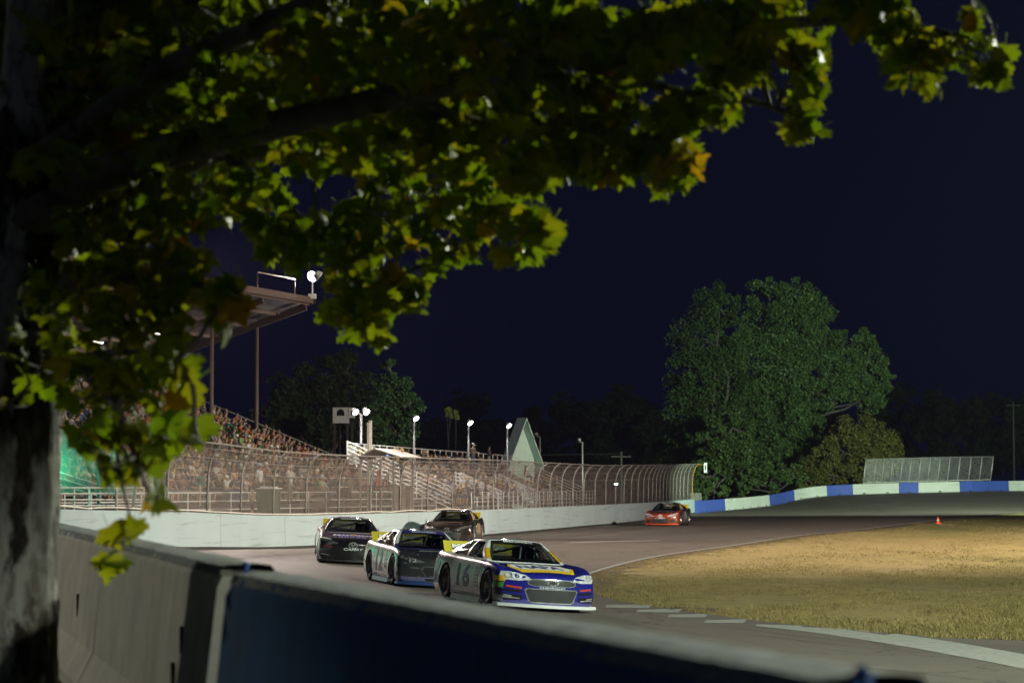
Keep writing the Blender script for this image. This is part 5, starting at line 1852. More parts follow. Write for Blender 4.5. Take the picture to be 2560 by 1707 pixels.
# ================================================================== PEOPLE
def shirt_mats():
    m, nt, out = _nt('shirt_cloth')
    oi = N(nt, 'ShaderNodeObjectInfo')
    f = noise(nt, 9, 3, .6, objco(nt))
    c = mixc(nt, M(nt, 'MULTIPLY', ramp(nt, f, .35, .7), .35), oi.outputs['Color'], (.05, .05, .05))
    principled(nt, out, c, .85, 0, .2)
    def byrandom(name, cols):
        m2, nt2, out2 = _nt(name)
        o2 = N(nt2, 'ShaderNodeObjectInfo')
        r = N(nt2, 'ShaderNodeValToRGB')
        r.color_ramp.interpolation = 'CONSTANT'
        el = r.color_ramp.elements
        while len(el) < len(cols):
            el.new(.5)
        for i, c_ in enumerate(cols):
            el[i].position = i / len(cols)
            el[i].color = (*c_, 1)
        nt2.links.new(o2.outputs['Random'], r.inputs[0])
        principled(nt2, out2, r.outputs[0], .8, 0, .25)
        return m2
    skin = byrandom('skin', [(.24, .14, .09), (.28, .17, .11), (.17, .095, .06), (.26, .15, .10), (.31, .20, .14), (.20, .115, .07)])
    hair = byrandom('hair', [(.05, .03, .02), (.16, .09, .04), (.42, .30, .14), (.40, .38, .34), (.03, .025, .02), (.22, .13, .06), (.10, .05, .03), (.30, .22, .12), (.5, .5, .48), (.06, .05, .05)])
    pants = byrandom('trousers', [(.03, .035, .06), (.06, .06, .07), (.16, .14, .11), (.02, .02, .022), (.05, .07, .13), (.22, .20, .17)])
    shoes = pmat('shoes', (.05, .045, .045), .7)
    return [skin, m, pants, hair, shoes]
PMATS = shirt_mats()
def person_mesh(name, J, bones, radii, region):
    """one continuous body grown round a skeleton; faces get a material by what they cover"""
    names = list(J)
    idx = {n: i for i, n in enumerate(names)}
    me = bpy.data.meshes.new(name + '_skel')
    me.from_pydata([J[n] for n in names], [(idx[a], idx[b]) for a, b in bones], [])
    o = bpy.data.objects.new(name + '_tmp', me)
    COL.objects.link(o)
    o.modifiers.new('skin', 'SKIN').use_smooth_shade = True
    sv = me.skin_vertices[0].data
    for n in names:
        r = radii[n]
        sv[idx[n]].radius = r if isinstance(r, tuple) else (r, r)
        sv[idx[n]].use_root = (n == 'pelvis')
    o.modifiers.new('sub', 'SUBSURF').levels = 1
    dg = bpy.context.evaluated_depsgraph_get()
    dg.update()
    res = bpy.data.meshes.new_from_object(o.evaluated_get(dg))
    bpy.data.objects.remove(o)
    res.name = name
    res.materials.clear()
    for m in PMATS:
        res.materials.append(m)
    jl = [(n, Vector(J[n])) for n in names]
    for p in res.polygons:
        c = p.center
        # closest bone decides what is worn there
        best, bn = 9e9, None
        for a, b in bones:
            A, B = Vector(J[a]), Vector(J[b])
            t = max(0, min(1, (c - A).dot(B - A) / max(1e-9, (B - A).length_squared)))
            d = (c - (A + (B - A) * t)).length
            if d < best:
                best, bn = d, (a, b, t)
        p.material_index = region(c, bn, p.normal)
    res.polygons.foreach_set('use_smooth', [True] * len(res.polygons))
    return res
# skeletons face -y; the seat (or the feet of a standing figure) is at z = 0
def seated(lean=0.0, arms='lap', turn=0.0):
    s = lean
    J = {'pelvis': (0, 0, .10), 'spine': (0, .00 - .10 * s, .30), 'chest': (0, -.02 - .25 * s, .47), 'neck': (0, -.03 - .34 * s, .60), 'jaw': (turn * .02, -.06 - .38 * s, .68), 'head': (turn * .02, -.05 - .38 * s, .76), 'crown': (turn * .02, -.04 - .38 * s, .835)}
    for sg, n in ((-1, 'r'), (1, 'l')):
        J['sho_' + n] = (sg * .17, -.02 - .28 * s, .53)
        if arms == 'lap':
            J['elb_' + n] = (sg * .25, -.10 - .25 * s, .29)
            J['wri_' + n] = (sg * .12, -.33 - .15 * s, .22)
            J['hand_' + n] = (sg * .07, -.40 - .15 * s, .21)
        elif arms == 'phone':
            J['elb_' + n] = (sg * .24, -.20 - .25 * s, .33)
            J['wri_' + n] = (sg * .09, -.32 - .28 * s, .52)
            J['hand_' + n] = (sg * .05, -.34 - .30 * s, .59)
        else:
            up = sg > 0
            J['elb_' + n] = (sg * .33, -.08, .62) if up else (sg * .25, -.10, .29)
            J['wri_' + n] = (sg * .30, -.12, .84) if up else (sg * .14, -.33, .22)
            J['hand_' + n] = (sg * .28, -.13, .92) if up else (sg * .08, -.40, .21)
        J['hip_' + n] = (sg * .10, -.03, .09)
        J['knee_' + n] = (sg * .14, -.44, .10)
        J['ank_' + n] = (sg * .13, -.43, -.33)
        J['toe_' + n] = (sg * .14, -.58, -.38)
    return J
def standing(arms='down'):
    J = {'pelvis': (0, 0, .93), 'spine': (0, 0, 1.12), 'chest': (0, -.01, 1.30), 'neck': (0, -.01, 1.47), 'jaw': (0, -.04, 1.54), 'head': (0, -.03, 1.62), 'crown': (0, -.02, 1.695)}
    for sg, n in ((-1, 'r'), (1, 'l')):
        J['sho_' + n] = (sg * .18, 0, 1.39)
        if arms == 'down':
            J['elb_' + n] = (sg * .25, .02, 1.10); J['wri_' + n] = (sg * .25, -.08, .86); J['hand_' + n] = (sg * .24, -.10, .77)
        else:
            J['elb_' + n] = (sg * .26, -.08, 1.12); J['wri_' + n] = (sg * .18, -.32, 1.16); J['hand_' + n] = (sg * .15, -.40, 1.18)
        J['hip_' + n] = (sg * .10, 0, .90)
        J['knee_' + n] = (sg * .11, -.02, .49)
        J['ank_' + n] = (sg * .12, .02, .09)
        J['toe_' + n] = (sg * .14, -.14, .045)
    return J
BONES = [('pelvis', 'spine'), ('spine', 'chest'), ('chest', 'neck'), ('neck', 'jaw'), ('jaw', 'head'), ('head', 'crown')]
RAD = {'pelvis': (.155, .12), 'spine': (.145, .105), 'chest': (.165, .115), 'neck': .058, 'jaw': (.072, .078), 'head': (.082, .098), 'crown': (.052, .062)}
for n in ('r', 'l'):
    BONES += [('chest', 'sho_' + n), ('sho_' + n, 'elb_' + n), ('elb_' + n, 'wri_' + n), ('wri_' + n, 'hand_' + n), ('pelvis', 'hip_' + n), ('hip_' + n, 'knee_' + n), ('knee_' + n, 'ank_' + n), ('ank_' + n, 'toe_' + n)]
    RAD.update({'sho_' + n: .068, 'elb_' + n: .046, 'wri_' + n: .033, 'hand_' + n: (.028, .042), 'hip_' + n: .088, 'knee_' + n: .064, 'ank_' + n: .043, 'toe_' + n: (.042, .032)})
def clothes(cap=False, shorts=False, long_sleeve=False, long_hair=False):
    def region(c, b, n):
        a, e, t = b
        nm = e
        if nm in ('head', 'crown', 'jaw'):
            top = nm == 'crown' or (nm == 'head' and t > .55)
            if top or (n.y > .25 and nm != 'jaw') or (n.y > .1 and nm == 'jaw' and long_hair):
                return 3
            return 0
        if nm == 'neck' and t > .7:
            return 3 if (long_hair and n.y > .2) else 0
        if nm.startswith('wri'):
            return 1 if long_sleeve else 0
        if nm.startswith('hand'):
            return 0
        if nm.startswith('elb'):
            return 1 if (t < .65 or long_sleeve) else 0
        if nm.startswith('toe'):
            return 4
        if nm.startswith('ank'):
            return 0 if (shorts and t > .1) else 2
        if nm.startswith('knee') or nm.startswith('hip'):
            return 2
        if nm == 'spine' and t < .15:
            return 2
        return 1
    return region
PEOPLE_ME = [
    person_mesh('seated_a', seated(0, 'lap'), BONES, RAD, clothes()),
    person_mesh('seated_b', seated(.5, 'lap', 1), BONES, RAD, clothes(shorts=True)),
    person_mesh('seated_c', seated(.1, 'phone'), BONES, RAD, clothes(long_hair=True, shorts=True)),
    person_mesh('seated_d', seated(.25, 'lap', -1), BONES, RAD, clothes(long_sleeve=True, long_hair=True)),
    person_mesh('seated_e', seated(0, 'raise'), BONES, RAD, clothes()),
]
STAND_ME = [person_mesh('standing_a', standing('down'), BONES, RAD, clothes(shorts=True)), person_mesh('standing_b', standing('hold'), BONES, RAD, clothes(long_sleeve=True))]
def cap_mesh():
    mb = MB().lathe([(.098, .0), (.10, .03), (.088, .075), (.05, .105), (.001, .113)], 12)
    mb.add([(-.075, -.085, .004), (.075, -.085, .004), (.06, -.185, -.012), (-.06, -.185, -.012), (-.075, -.085, .014), (.075, -.085, .014), (.06, -.185, -.004), (-.06, -.185, -.004)],
           [(0, 3, 2, 1), (4, 5, 6, 7), (0, 1, 5, 4), (1, 2, 6, 5), (2, 3, 7, 6), (3, 0, 4, 7)])
    return mb.mesh('cap', True)
CAP_ME = cap_mesh()
CAPM, _nt_, _o_ = _nt('cap_cloth')
principled(_nt_, _o_, N(_nt_, 'ShaderNodeObjectInfo').outputs['Color'], .8, 0, .2)
CAP_ME.materials.append(CAPM)
SHIRTS = [('white', (.72, .71, .70), 12), ('grey', (.30, .30, .31), 12), ('black', (.025, .025, .028), 22), ('navy', (.03, .04, .12), 12), ('blue', (.07, .10, .22), 4), ('red', (.42, .05, .04), 4),
          ('orange', (.70, .16, .03), 2), ('green', (.07, .18, .07), 4), ('tan', (.38, .29, .18), 8), ('pink', (.55, .25, .25), 5), ('purple', (.16, .09, .26), 4), ('yellow', (.60, .45, .08), 2), ('brown', (.14, .08, .05), 8), ('lime', (.30, .60, .10), 1)]
SBAG = [s for s in SHIRTS for _ in range(s[2])]
CAPS = [('white', (.70, .70, .68)), ('black', (.03, .03, .03)), ('tan', (.45, .36, .22)), ('blue', (.08, .12, .35)), ('grey', (.3, .3, .3))]
seats = []          # (location, facing, stand, row, slot, apparent size, in the open)
def face_angle(d):
    return math.atan2(d.y, d.x) + math.pi / 2      # figures are modelled facing -y
for r, (L, z) in enumerate(ROWS):
    slot = 0
    k = .5 + rnd.random() * .4
    while k < GLEN - 1.5:
        dens = .95 if r < 9 else .75
        aisle = any(abs(k - a) < .55 for a in (10.5, 21.5, 32.5))
        clump = .86 + .2 * math.sin(k * .8 + r * 1.7)
        if not aisle and rnd.random() < dens * clump:
            p = gp(k, L + .24, z + .445)
            seats.append((p, face_angle(-GN), 'grandstand', r, slot, p.y))
            slot += 1
        k += .56 + rnd.random() * .12
for r, (L, z) in enumerate(BROWS):
    slot = 0
    k = .6 + rnd.random() * .5
    while k < BLEN - 1:
        if abs(k - 15.6) > .9 and abs(k - 29.6) > .9 and rnd.random() < (.20 + .20 * math.sin(k * .35 + r)) * (1.3 if 2 < k < 36 else .35):
            p = bp_(k, L + .2, z + .425)
            seats.append((p, face_angle(-BN), 'bleacher', r, slot, p.y))
            slot += 1
        k += .7 + rnd.random() * .2
def in_open(s):
    px, py = px_of((s[0].x, s[0].y, s[0].z + .5))
    if px < 150:
        return False
    if s[2] == 'grandstand' and px < 480:
        return py > 1130
    return True
open_ = [s for s in seats if in_open(s)]
open_.sort(key=lambda s: s[5])
N_IND = 290
ind, rest = open_[:N_IND], open_[N_IND:] + [s for s in seats if not in_open(s)]
# keep every spectator of the bleacher an individual: they stand apart from each other
bl = [s for s in open_[N_IND:] if s[2] == 'bleacher']
gsd = [s for s in ind if s[2] == 'grandstand']
over = gsd[len(gsd) - len(bl):] if bl else []
ind = [s for s in ind if s not in over] + bl
rest = [s for s in rest if s not in bl] + over
ind.sort(key=lambda s: (s[2], s[3], s[4]))
count_row = {}
for s in ind:
    key = (s[2], s[3])
    count_row[key] = count_row.get(key, -1) + 1
    i = count_row[key]
    me = rnd.choice(PEOPLE_ME[:4] * 4 + PEOPLE_ME[4:])
    sname, scol, _ = rnd.choice(SBAG)
    hat = rnd.random() < .28
    cname, ccol = rnd.choice(CAPS)
    what = 'spectator in %s top%s, %s row of the %s, %s from flag stand' % (sname, (' and %s cap' % cname) if hat else '', ordinal(s[3]), s[2], ordinal(i))
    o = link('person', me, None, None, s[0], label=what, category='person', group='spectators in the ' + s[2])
    o.rotation_euler = (0, 0, s[1] + rnd.gauss(0, .22))
    k = rnd.uniform(.92, 1.08)
    o.scale = (k * rnd.uniform(.95, 1.12), k, k)
    j = 1 + rnd.uniform(-.25, .25)
    g_ = sum(scol) / 3
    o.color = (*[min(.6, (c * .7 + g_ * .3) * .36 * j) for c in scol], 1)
    if hat:
        q = me.name
        hd = {'seated_a': (0, -.05, .775), 'seated_b': (.02, -.24, .775), 'seated_c': (0, -.088, .775), 'seated_d': (-.02, -.145, .775), 'seated_e': (0, -.05, .775)}
        pos = next((v for kk, v in hd.items() if q.startswith(kk)), (0, -.05, .775))
        c = link('cap', CAP_ME, None, o, pos)
        c.color = (*[q * .6 for q in ccol], 1)
# everyone else is too small or too hidden to tell apart
vs_all, fs_all, mi_all = [], [], []
base = 0
lowres = []
for me in PEOPLE_ME[:4]:
    lowres.append((np.array([v.co[:] for v in me.vertices]), [tuple(p.vertices) for p in me.polygons], [p.material_index for p in me.polygons]))
CROWDM = [pmat('crowd_skin', (.24, .145, .095), .8), None, pmat('crowd_trousers', (.05, .05, .06), .8), pmat('crowd_hair', (.10, .07, .04), .8), pmat('shoes', (.05, .045, .045), .7)]
cm, cnt_, cout = _nt('crowd_cloth')
_ri = N(cnt_, 'ShaderNodeNewGeometry').outputs['Random Per Island']
_r = N(cnt_, 'ShaderNodeValToRGB')
_r.color_ramp.interpolation = 'CONSTANT'
for i, sh in enumerate(SHIRTS[:10]):
    if i > 1:
        _r.color_ramp.elements.new(i / 10)
for i, sh in enumerate(SHIRTS[:10]):
    _r.color_ramp.elements[i].position = i / 10
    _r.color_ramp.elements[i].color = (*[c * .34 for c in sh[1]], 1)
cnt_.links.new(_ri, _r.inputs[0])
principled(cnt_, cout, _r.outputs[0], .85, 0, .2)
CROWDM[1] = cm
rest = [s for s in rest if px_of(s[0])[0] > 120][:700]
for s in rest:
    V, Fc, Mi = rnd.choice(lowres)
    a = s[1] + rnd.gauss(0, .25)
    k = rnd.uniform(.92, 1.08)
    ca, sa = math.cos(a) * k, math.sin(a) * k
    W = np.stack([V[:, 0]*ca - V[:, 1]*sa + s[0].x, V[:, 0]*sa + V[:, 1]*ca + s[0].y, V[:, 2]*k + s[0].z], 1)
    vs_all.append(W)
    fs_all += [tuple(base + q for q in f) for f in Fc]
    mi_all += Mi
    base += len(V)
if rest:
    me = bpy.data.meshes.new('crowd')
    me.from_pydata(np.concatenate(vs_all).tolist(), [], fs_all)
    me.polygons.foreach_set('material_index', mi_all)
    me.polygons.foreach_set('use_smooth', [True] * len(fs_all))
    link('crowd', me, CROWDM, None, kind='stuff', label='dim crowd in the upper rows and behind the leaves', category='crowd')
# people on their feet
def stand_person(p, ang, me, shirt, label, hat=None):
    o = link('person', me, None, None, p, label=label, category='person')
    o.rotation_euler = (0, 0, ang)
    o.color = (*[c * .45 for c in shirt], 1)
    if hat:
        c = link('cap', CAP_ME, None, o, (0, -.03, 1.64))
        c.color = (*[q * .5 for q in hat], 1)
    return o
fa = face_angle(-GN)
p = at(1003, 1218, YF + 1.0)
stand_person((p.x, p.y, 2.5), fang + .3, STAND_ME[1], (.50, .42, .05), 'flagman in a yellow vest standing on the flag stand')
for (px, py, Y, me, col, lab, hat) in (
        (648, 1160, 101.5, 0, (.75, .75, .78), 'person in a white shirt standing among the seated grandstand crowd', (.7, .7, .7)),
        (725, 1165, 106, 1, (.74, .72, .70), 'person wrapped in a long white top standing mid grandstand', None),
        (630, 1238, 99, 0, (.62, .50, .48), 'child-sized figure in a pale pink top beside the green bin', (.7, .62, .5)),
        (1112, 1180, 130.5, 0, (.62, .60, .54), 'person in pale clothes and hat standing by the bleacher end rails', (.72, .70, .62)),
        (1134, 1222, 129, 0, (.50, .49, .52), 'person in a grey shirt standing at the foot of the bleacher', None),
        (1222, 1110, 160, 1, (.10, .10, .10), 'dark-clothed person standing on the top row of the bleacher', None),
        (1182, 1107, 152, 1, (.22, .19, .15), 'person in brown standing on the top row of the bleacher', (.5, .48, .4))):
    top = at(px, py, Y)
    if 'bin' in lab:
        z = 1.25
    elif 'grandstand' in lab:
        L = (Vector((top.x, top.y, 0)) - GP).dot(GN)
        z = min(ROWS, key=lambda r: abs(r[0] - L))[1]
    elif 'top row' in lab:
        z = BROWS[-1][1]
    else:
        z = 1.1
    o = stand_person((top.x, top.y, z), fa + rnd.uniform(-.4, .4), STAND_ME[me], col, lab, hat)
    if 'child' in lab:
        o.scale = (.62, .62, .62)

# ================================================================== TREES
def leaf_mat(name, cols, transl=.35, rough=.5, spec=.4):
    m, nt, out = _nt(name)
    ri = N(nt, 'ShaderNodeNewGeometry').outputs['Random Per Island']
    oi = N(nt, 'ShaderNodeObjectInfo').outputs['Random']
    f = M(nt, 'FRACT', M(nt, 'ADD', ri, oi))
    r = N(nt, 'ShaderNodeValToRGB')
    el = r.color_ramp.elements
    while len(el) < len(cols):
        el.new(.5)
    for i, (pos, c) in enumerate(cols):
        el[i].position = pos
        el[i].color = (*c, 1)
    nt.links.new(f, r.inputs[0])
    fine = noise(nt, 26, 3, .6, objco(nt))
    c = mixc(nt, M(nt, 'MULTIPLY', ramp(nt, fine, .4, .75), .35), r.outputs[0], tuple(k * .45 for k in cols[1][1]))
    p = principled(nt, None, c, rough, 0, spec)
    t = N(nt, 'ShaderNodeBsdfTranslucent')
    nt.links.new(mixc(nt, 1.0, mixc(nt, 1.0, c, (1.5, 1.5, 1.5), 'MULTIPLY'), (1.0, .95, .35), 'MULTIPLY'), t.inputs[0])
    mx = N(nt, 'ShaderNodeMixShader')
    mx.inputs[0].default_value = transl
    nt.links.new(p.outputs[0], mx.inputs[1])
    nt.links.new(t.outputs[0], mx.inputs[2])
    nt.links.new(mx.outputs[0], out.inputs[0])
    return m
BARKFAR = pmat('grey_bark', (.075, .065, .055), .9, var=.4, scale=3)
def far_crown(lobes, n, size, seed, clump=1.0):
    """leaf clumps spread through a set of lobes (centre, radii); denser towards each lobe's skin"""
    rs = np.random.RandomState(seed)
    vol = np.array([l[1][0] * l[1][2] for l in lobes])
    vol = vol / vol.sum()
    # twig clumps sit on and inside each lobe; leaves gather round them and leave hollows between
    nc = max(6, n // 150)
    wc = rs.choice(len(lobes), nc, p=vol)
    dc = rs.randn(nc, 3)
    dc /= np.linalg.norm(dc, axis=1)[:, None]
    LC = np.array([l[0] for l in lobes])
    LR = np.array([l[1] for l in lobes])
    cc = LC[wc] + dc * LR[wc] * (.62 + .46 * rs.rand(nc) ** .7)[:, None]
    cr = (LR[wc].mean(1) * (.20 + .24 * rs.rand(nc)) * clump)[:, None]
    k = rs.randint(0, nc, n)
    g = rs.randn(n, 3)
    g /= np.linalg.norm(g, axis=1)[:, None]
    P = cc[k] + g * cr[k] * (rs.rand(n) ** .45)[:, None] * np.array([1, 1, .78])
    d = dc[k] * .6 + g * .7
    # small sprays of 3 leaves each
    nr = d * .5 + rs.randn(n, 3) * .6 + np.array([0, 0, .35])
    nr /= np.linalg.norm(nr, axis=1)[:, None]
    a = np.cross(nr, rs.randn(n, 3))
    a /= np.linalg.norm(a, axis=1)[:, None]
    b = np.cross(nr, a)
    sz = size * (.38 + 1.0 * rs.rand(n) ** 1.5)[:, None]
    v0 = P - a * sz * .5
    v1 = P + b * sz * .36 + nr * sz * .1
    v2 = P + a * sz * .6
    v3 = P - b * sz * .36 + nr * sz * .1
    V = np.stack([v0, v1, v2, v3], 1).reshape(-1, 3)
    F = np.arange(n * 4).reshape(n, 4)
    return V, F
def np_mesh(name, V, F):
    me = bpy.data.meshes.new(name)
    me.from_pydata(V.tolist(), [], F.tolist())
    return me
def limb(mb, a, b, r0, r1, bend=.1, n=6):
    a, b = Vector(a), Vector(b)
    off = Vector((rnd.gauss(0, 1), rnd.gauss(0, 1), rnd.gauss(0, .5))) * (b - a).length * bend
    pts = []
    for i in range(n + 1):
        t = i / n
        pts.append(a.lerp(b, t) + off * math.sin(math.pi * t) + Vector((rnd.gauss(0, 1), rnd.gauss(0, 1), rnd.gauss(0, 1))) * (r0 * .35 * (1 if 0 < i < n else 0)))
    mb.tube(pts, [lerp(r0, r1, i / n) for i in range(n + 1)], 7)
def far_tree(name, label, px, Y, lobes_px, n, size, mat, seed, trunk_r=.5, depth=.8, bark=None, clump=1.0):
    """lobes in picture measure (x, y, radius x, radius y, depth shift) turned into metres at distance Y"""
    s_ = FPX / Y
    base = at(px, 1216, Y)
    t = thing(name, label, 'tree' if 'tree' in name else 'shrub', (base.x, base.y, -.3))
    lobes = []
    for (x, y, rx, ry, dy) in lobes_px:
        c = at(x, y, Y + dy)
        q = .88 if n > 50000 else .95
        lobes.append(((c.x - base.x, c.y - base.y, c.z + .3), (rx / s_ * q, (rx + ry) / 2 / s_ * depth * q, ry / s_ * q)))
    V, F = far_crown(lobes, n, size, seed, clump)
    link('crown', np_mesh('crown', V, F), mat, t)
    mb = MB()
    top = max(lobes, key=lambda l: l[0][2])[0]
    fork = Vector((top[0] * .3, top[1] * .3, max(2.0, top[2] * .38)))
    limb(mb, (0, 0, -.5), fork, trunk_r, trunk_r * .7, .03)
    for c, r in lobes:
        limb(mb, fork, c, trunk_r * .5, .06, .08)
        for _ in range(4):
            d = Vector((rnd.gauss(0, 1), rnd.gauss(0, 1), rnd.gauss(0, 1))).normalized()
            limb(mb, c, Vector(c) + Vector((d.x * r[0], d.y * r[1], d.z * r[2])) * .9, .10, .025, .1, 4)
    mb.build('trunk', bark or BARKFAR, t, smooth=True)
    return t
COTTON = leaf_mat('cottonwood_leaves', [(0, (.055, .115, .035)), (.5, (.085, .16, .045)), (1, (.12, .19, .05))], .25, .45)
DARKLEAF = leaf_mat('dark_leaves', [(0, (.020, .045, .014)), (.5, (.03, .06, .018)), (1, (.05, .08, .02))], .2, .6, .2)
MIDLEAF = leaf_mat('mid_leaves', [(0, (.03, .065, .02)), (.5, (.045, .09, .025)), (1, (.07, .11, .03))], .2, .6, .2)
OLIVE = leaf_mat('olive_leaves', [(0, (.10, .11, .02)), (.5, (.14, .14, .03)), (1, (.18, .16, .035))], .25, .5)
GREENSH = leaf_mat('shrub_leaves', [(0, (.05, .10, .025)), (.5, (.075, .13, .03)), (1, (.10, .15, .04))], .25, .5)
far_tree('cottonwood_tree', 'tall green-lit cottonwood tree with a wide lumpy crown', 1935, 300, [
    (1920, 740, 55, 45, 0), (1985, 745, 60, 50, -2), (2030, 800, 60, 60, 0), (1900, 800, 55, 50, 1), (1960, 830, 90, 70, -3), (2055, 880, 70, 60, 0), (1830, 860, 55, 50, -4),
    (1890, 920, 90, 70, -4), (1800, 930, 50, 45, -3), (1990, 930, 90, 70, -4), (2140, 870, 60, 55, 1), (2170, 930, 65, 55, 0), (2110, 950, 60, 60, -2), (2190, 985, 45, 50, 2), (2215, 930, 35, 28, 2), (2155, 1005, 40, 30, 2),
    (1960, 1010, 80, 60, -3), (1870, 1000, 90, 60, -3), (2050, 985, 60, 55, -3), (1980, 1080, 70, 80, -2), (2020, 1060, 50, 70, -2), (1900, 1080, 90, 80, 0), (1960, 1160, 80, 60, 0), (1870, 1160, 70, 60, 1)], 130000, .31, COTTON, 5, .6, clump=1.15)
far_tree('dark_tree', 'darker tree standing behind the left side of the green-lit cottonwood', 1780, 292, [
    (1800, 770, 55, 60, 0), (1770, 850, 85, 80, 0), (1730, 950, 70, 80, 0), (1800, 950, 80, 80, 0), (1720, 1050, 60, 80, 0), (1790, 1060, 90, 90, 0), (1740, 1150, 80, 70, 0), (1690, 1180, 45, 40, 0)], 40000, .33, MIDLEAF, 6, .5, clump=1.2)
far_tree('willow_tree', 'dim green tree at the near foot of the cottonwood', 1830, 280, [
    (1830, 1070, 60, 70, 0), (1790, 1100, 60, 60, 0), (1850, 1150, 70, 60, 0), (1790, 1180, 70, 50, 0), (1740, 1195, 40, 40, 0), (1870, 1200, 60, 40, 0)], 16000, .34, GREENSH, 8, .3)
far_tree('olive_bush', 'rounded olive-yellow bush below the right side of the cottonwood', 2145, 285, [
    (2130, 1075, 45, 45, 0), (2180, 1090, 45, 40, 0), (2210, 1110, 40, 50, 0), (2110, 1130, 50, 50, -2), (2170, 1150, 55, 50, -2), (2060, 1160, 50, 45, -2), (2080, 1190, 50, 30, -3), (2220, 1160, 35, 40, 0), (2150, 1190, 60, 30, -3), (2010, 1195, 40, 30, -3)], 30000, .28, OLIVE, 9, .2, clump=1.3)
far_tree('bushy_shrub', 'green shrub just behind the second white block of the painted wall', 1925, 272, [
    (1930, 1190, 50, 40, 0), (1980, 1195, 40, 35, 0), (1880, 1205, 40, 30, 0), (1960, 1170, 35, 40, 0), (1850, 1220, 30, 22, 0)], 9000, .30, GREENSH, 10, .15)
far_tree('low_shrub', 'small shrub beside the yellow last fence post', 1765, 250, [(1765, 1190, 30, 45, 0), (1750, 1225, 22, 30, 0), (1785, 1225, 30, 28, 0), (1800, 1205, 25, 30, 0)], 5000, .28, GREENSH, 12, .12)
far_tree('broad_tree', 'faint broad dark tree behind the grandstand end rail', 790, 215, [
    (860, 930, 55, 45, 0), (800, 950, 60, 50, 0), (730, 990, 60, 50, 0), (820, 1010, 80, 60, 0), (880, 1000, 40, 60, 0), (690, 1050, 60, 50, 0), (770, 1070, 80, 60, 0), (860, 1080, 60, 60, 0), (640, 1090, 50, 40, 0)], 26000, .34, DARKLEAF, 14, .4, clump=1.5)
far_tree('conifer_tree', 'faint dark pointed tree behind the lit double-headed light pole', 985, 235, [
    (975, 930, 22, 28, 0), (960, 970, 40, 40, 0), (1005, 975, 38, 36, 0), (1020, 1020, 36, 40, 0), (950, 1030, 45, 45, 0), (990, 1080, 60, 50, 0), (930, 1090, 40, 40, 0)], 18000, .32, DARKLEAF, 15, .35, clump=1.5)
far_tree('lit_bush', 'small yellow-green tree top catching light above the bleacher', 1128, 260, [(1128, 1032, 14, 10, 0), (1138, 1040, 12, 8, 0), (1118, 1042, 11, 8, 0)], 1300, .30, OLIVE, 16, .05, bark=DARKHOLE, clump=2.0)
# far wooded hills that read as one mass
V_, F_ = [], []
off = 0
lob = []
for i in range(150):
    x = 900 + i * 14
    Yt = 520 + 120 * rnd.random()
    top = 1015 + 22 * math.sin(i * .5) + 12 * math.sin(i * 1.3) - (24 if 2200 < x else 0)
    c = at(x, top + 45, Yt)
    s_ = FPX / Yt
    lob.append(((c.x, c.y, c.z), (40 / s_, 40 / s_, 46 / s_)))
    c = at(x, top + 125, Yt)
    lob.append(((c.x, c.y, c.z), (42 / s_, 40 / s_, 66 / s_)))
V, F = far_crown(lob, 60000, 1.7, 21, 2.6)
link('treeline', np_mesh('treeline', V, F), DARKLEAF, kind='stuff', label='black wooded skyline far behind the track', category='treeline')

# ================================================================== FOREGROUND PLANE TREE
def bark_mat():
    m, nt, out = _nt('plane_bark')
    co = geopos(nt)
    st = N(nt, 'ShaderNodeMapping')
    st.inputs['Scale'].default_value = (1, 1, .38)
    nt.links.new(co, st.inputs[0])
    a = noise(nt, 3.6, 5, .60, st.outputs[0])
    b = noise(nt, 16, 5, .7, st.outputs[0])
    c = mixc(nt, ramp(nt, a, .49, .54), (.018, .015, .010), (.34, .34, .29))
    c = mixc(nt, M(nt, 'MULTIPLY', ramp(nt, b, .45, .62), .75), c, (.11, .095, .07))
    principled(nt, out, c, .85, 0, .25, (b, .7, .03))
    return m
BARK = bark_mat()
LIMBBARK = pmat('limb_bark', (.12, .11, .085), .85, var=.5, scale=7, wear=((.30, .29, .25), .66))
PLEAF = leaf_mat('plane_leaves', [(0, (.105, .185, .010)), (.30, (.14, .21, .010)), (.62, (.18, .225, .010)), (.95, (.23, .22, .010)), (1.0, (.36, .19, .012))], .48, .55, .22)
ytree = 12.0
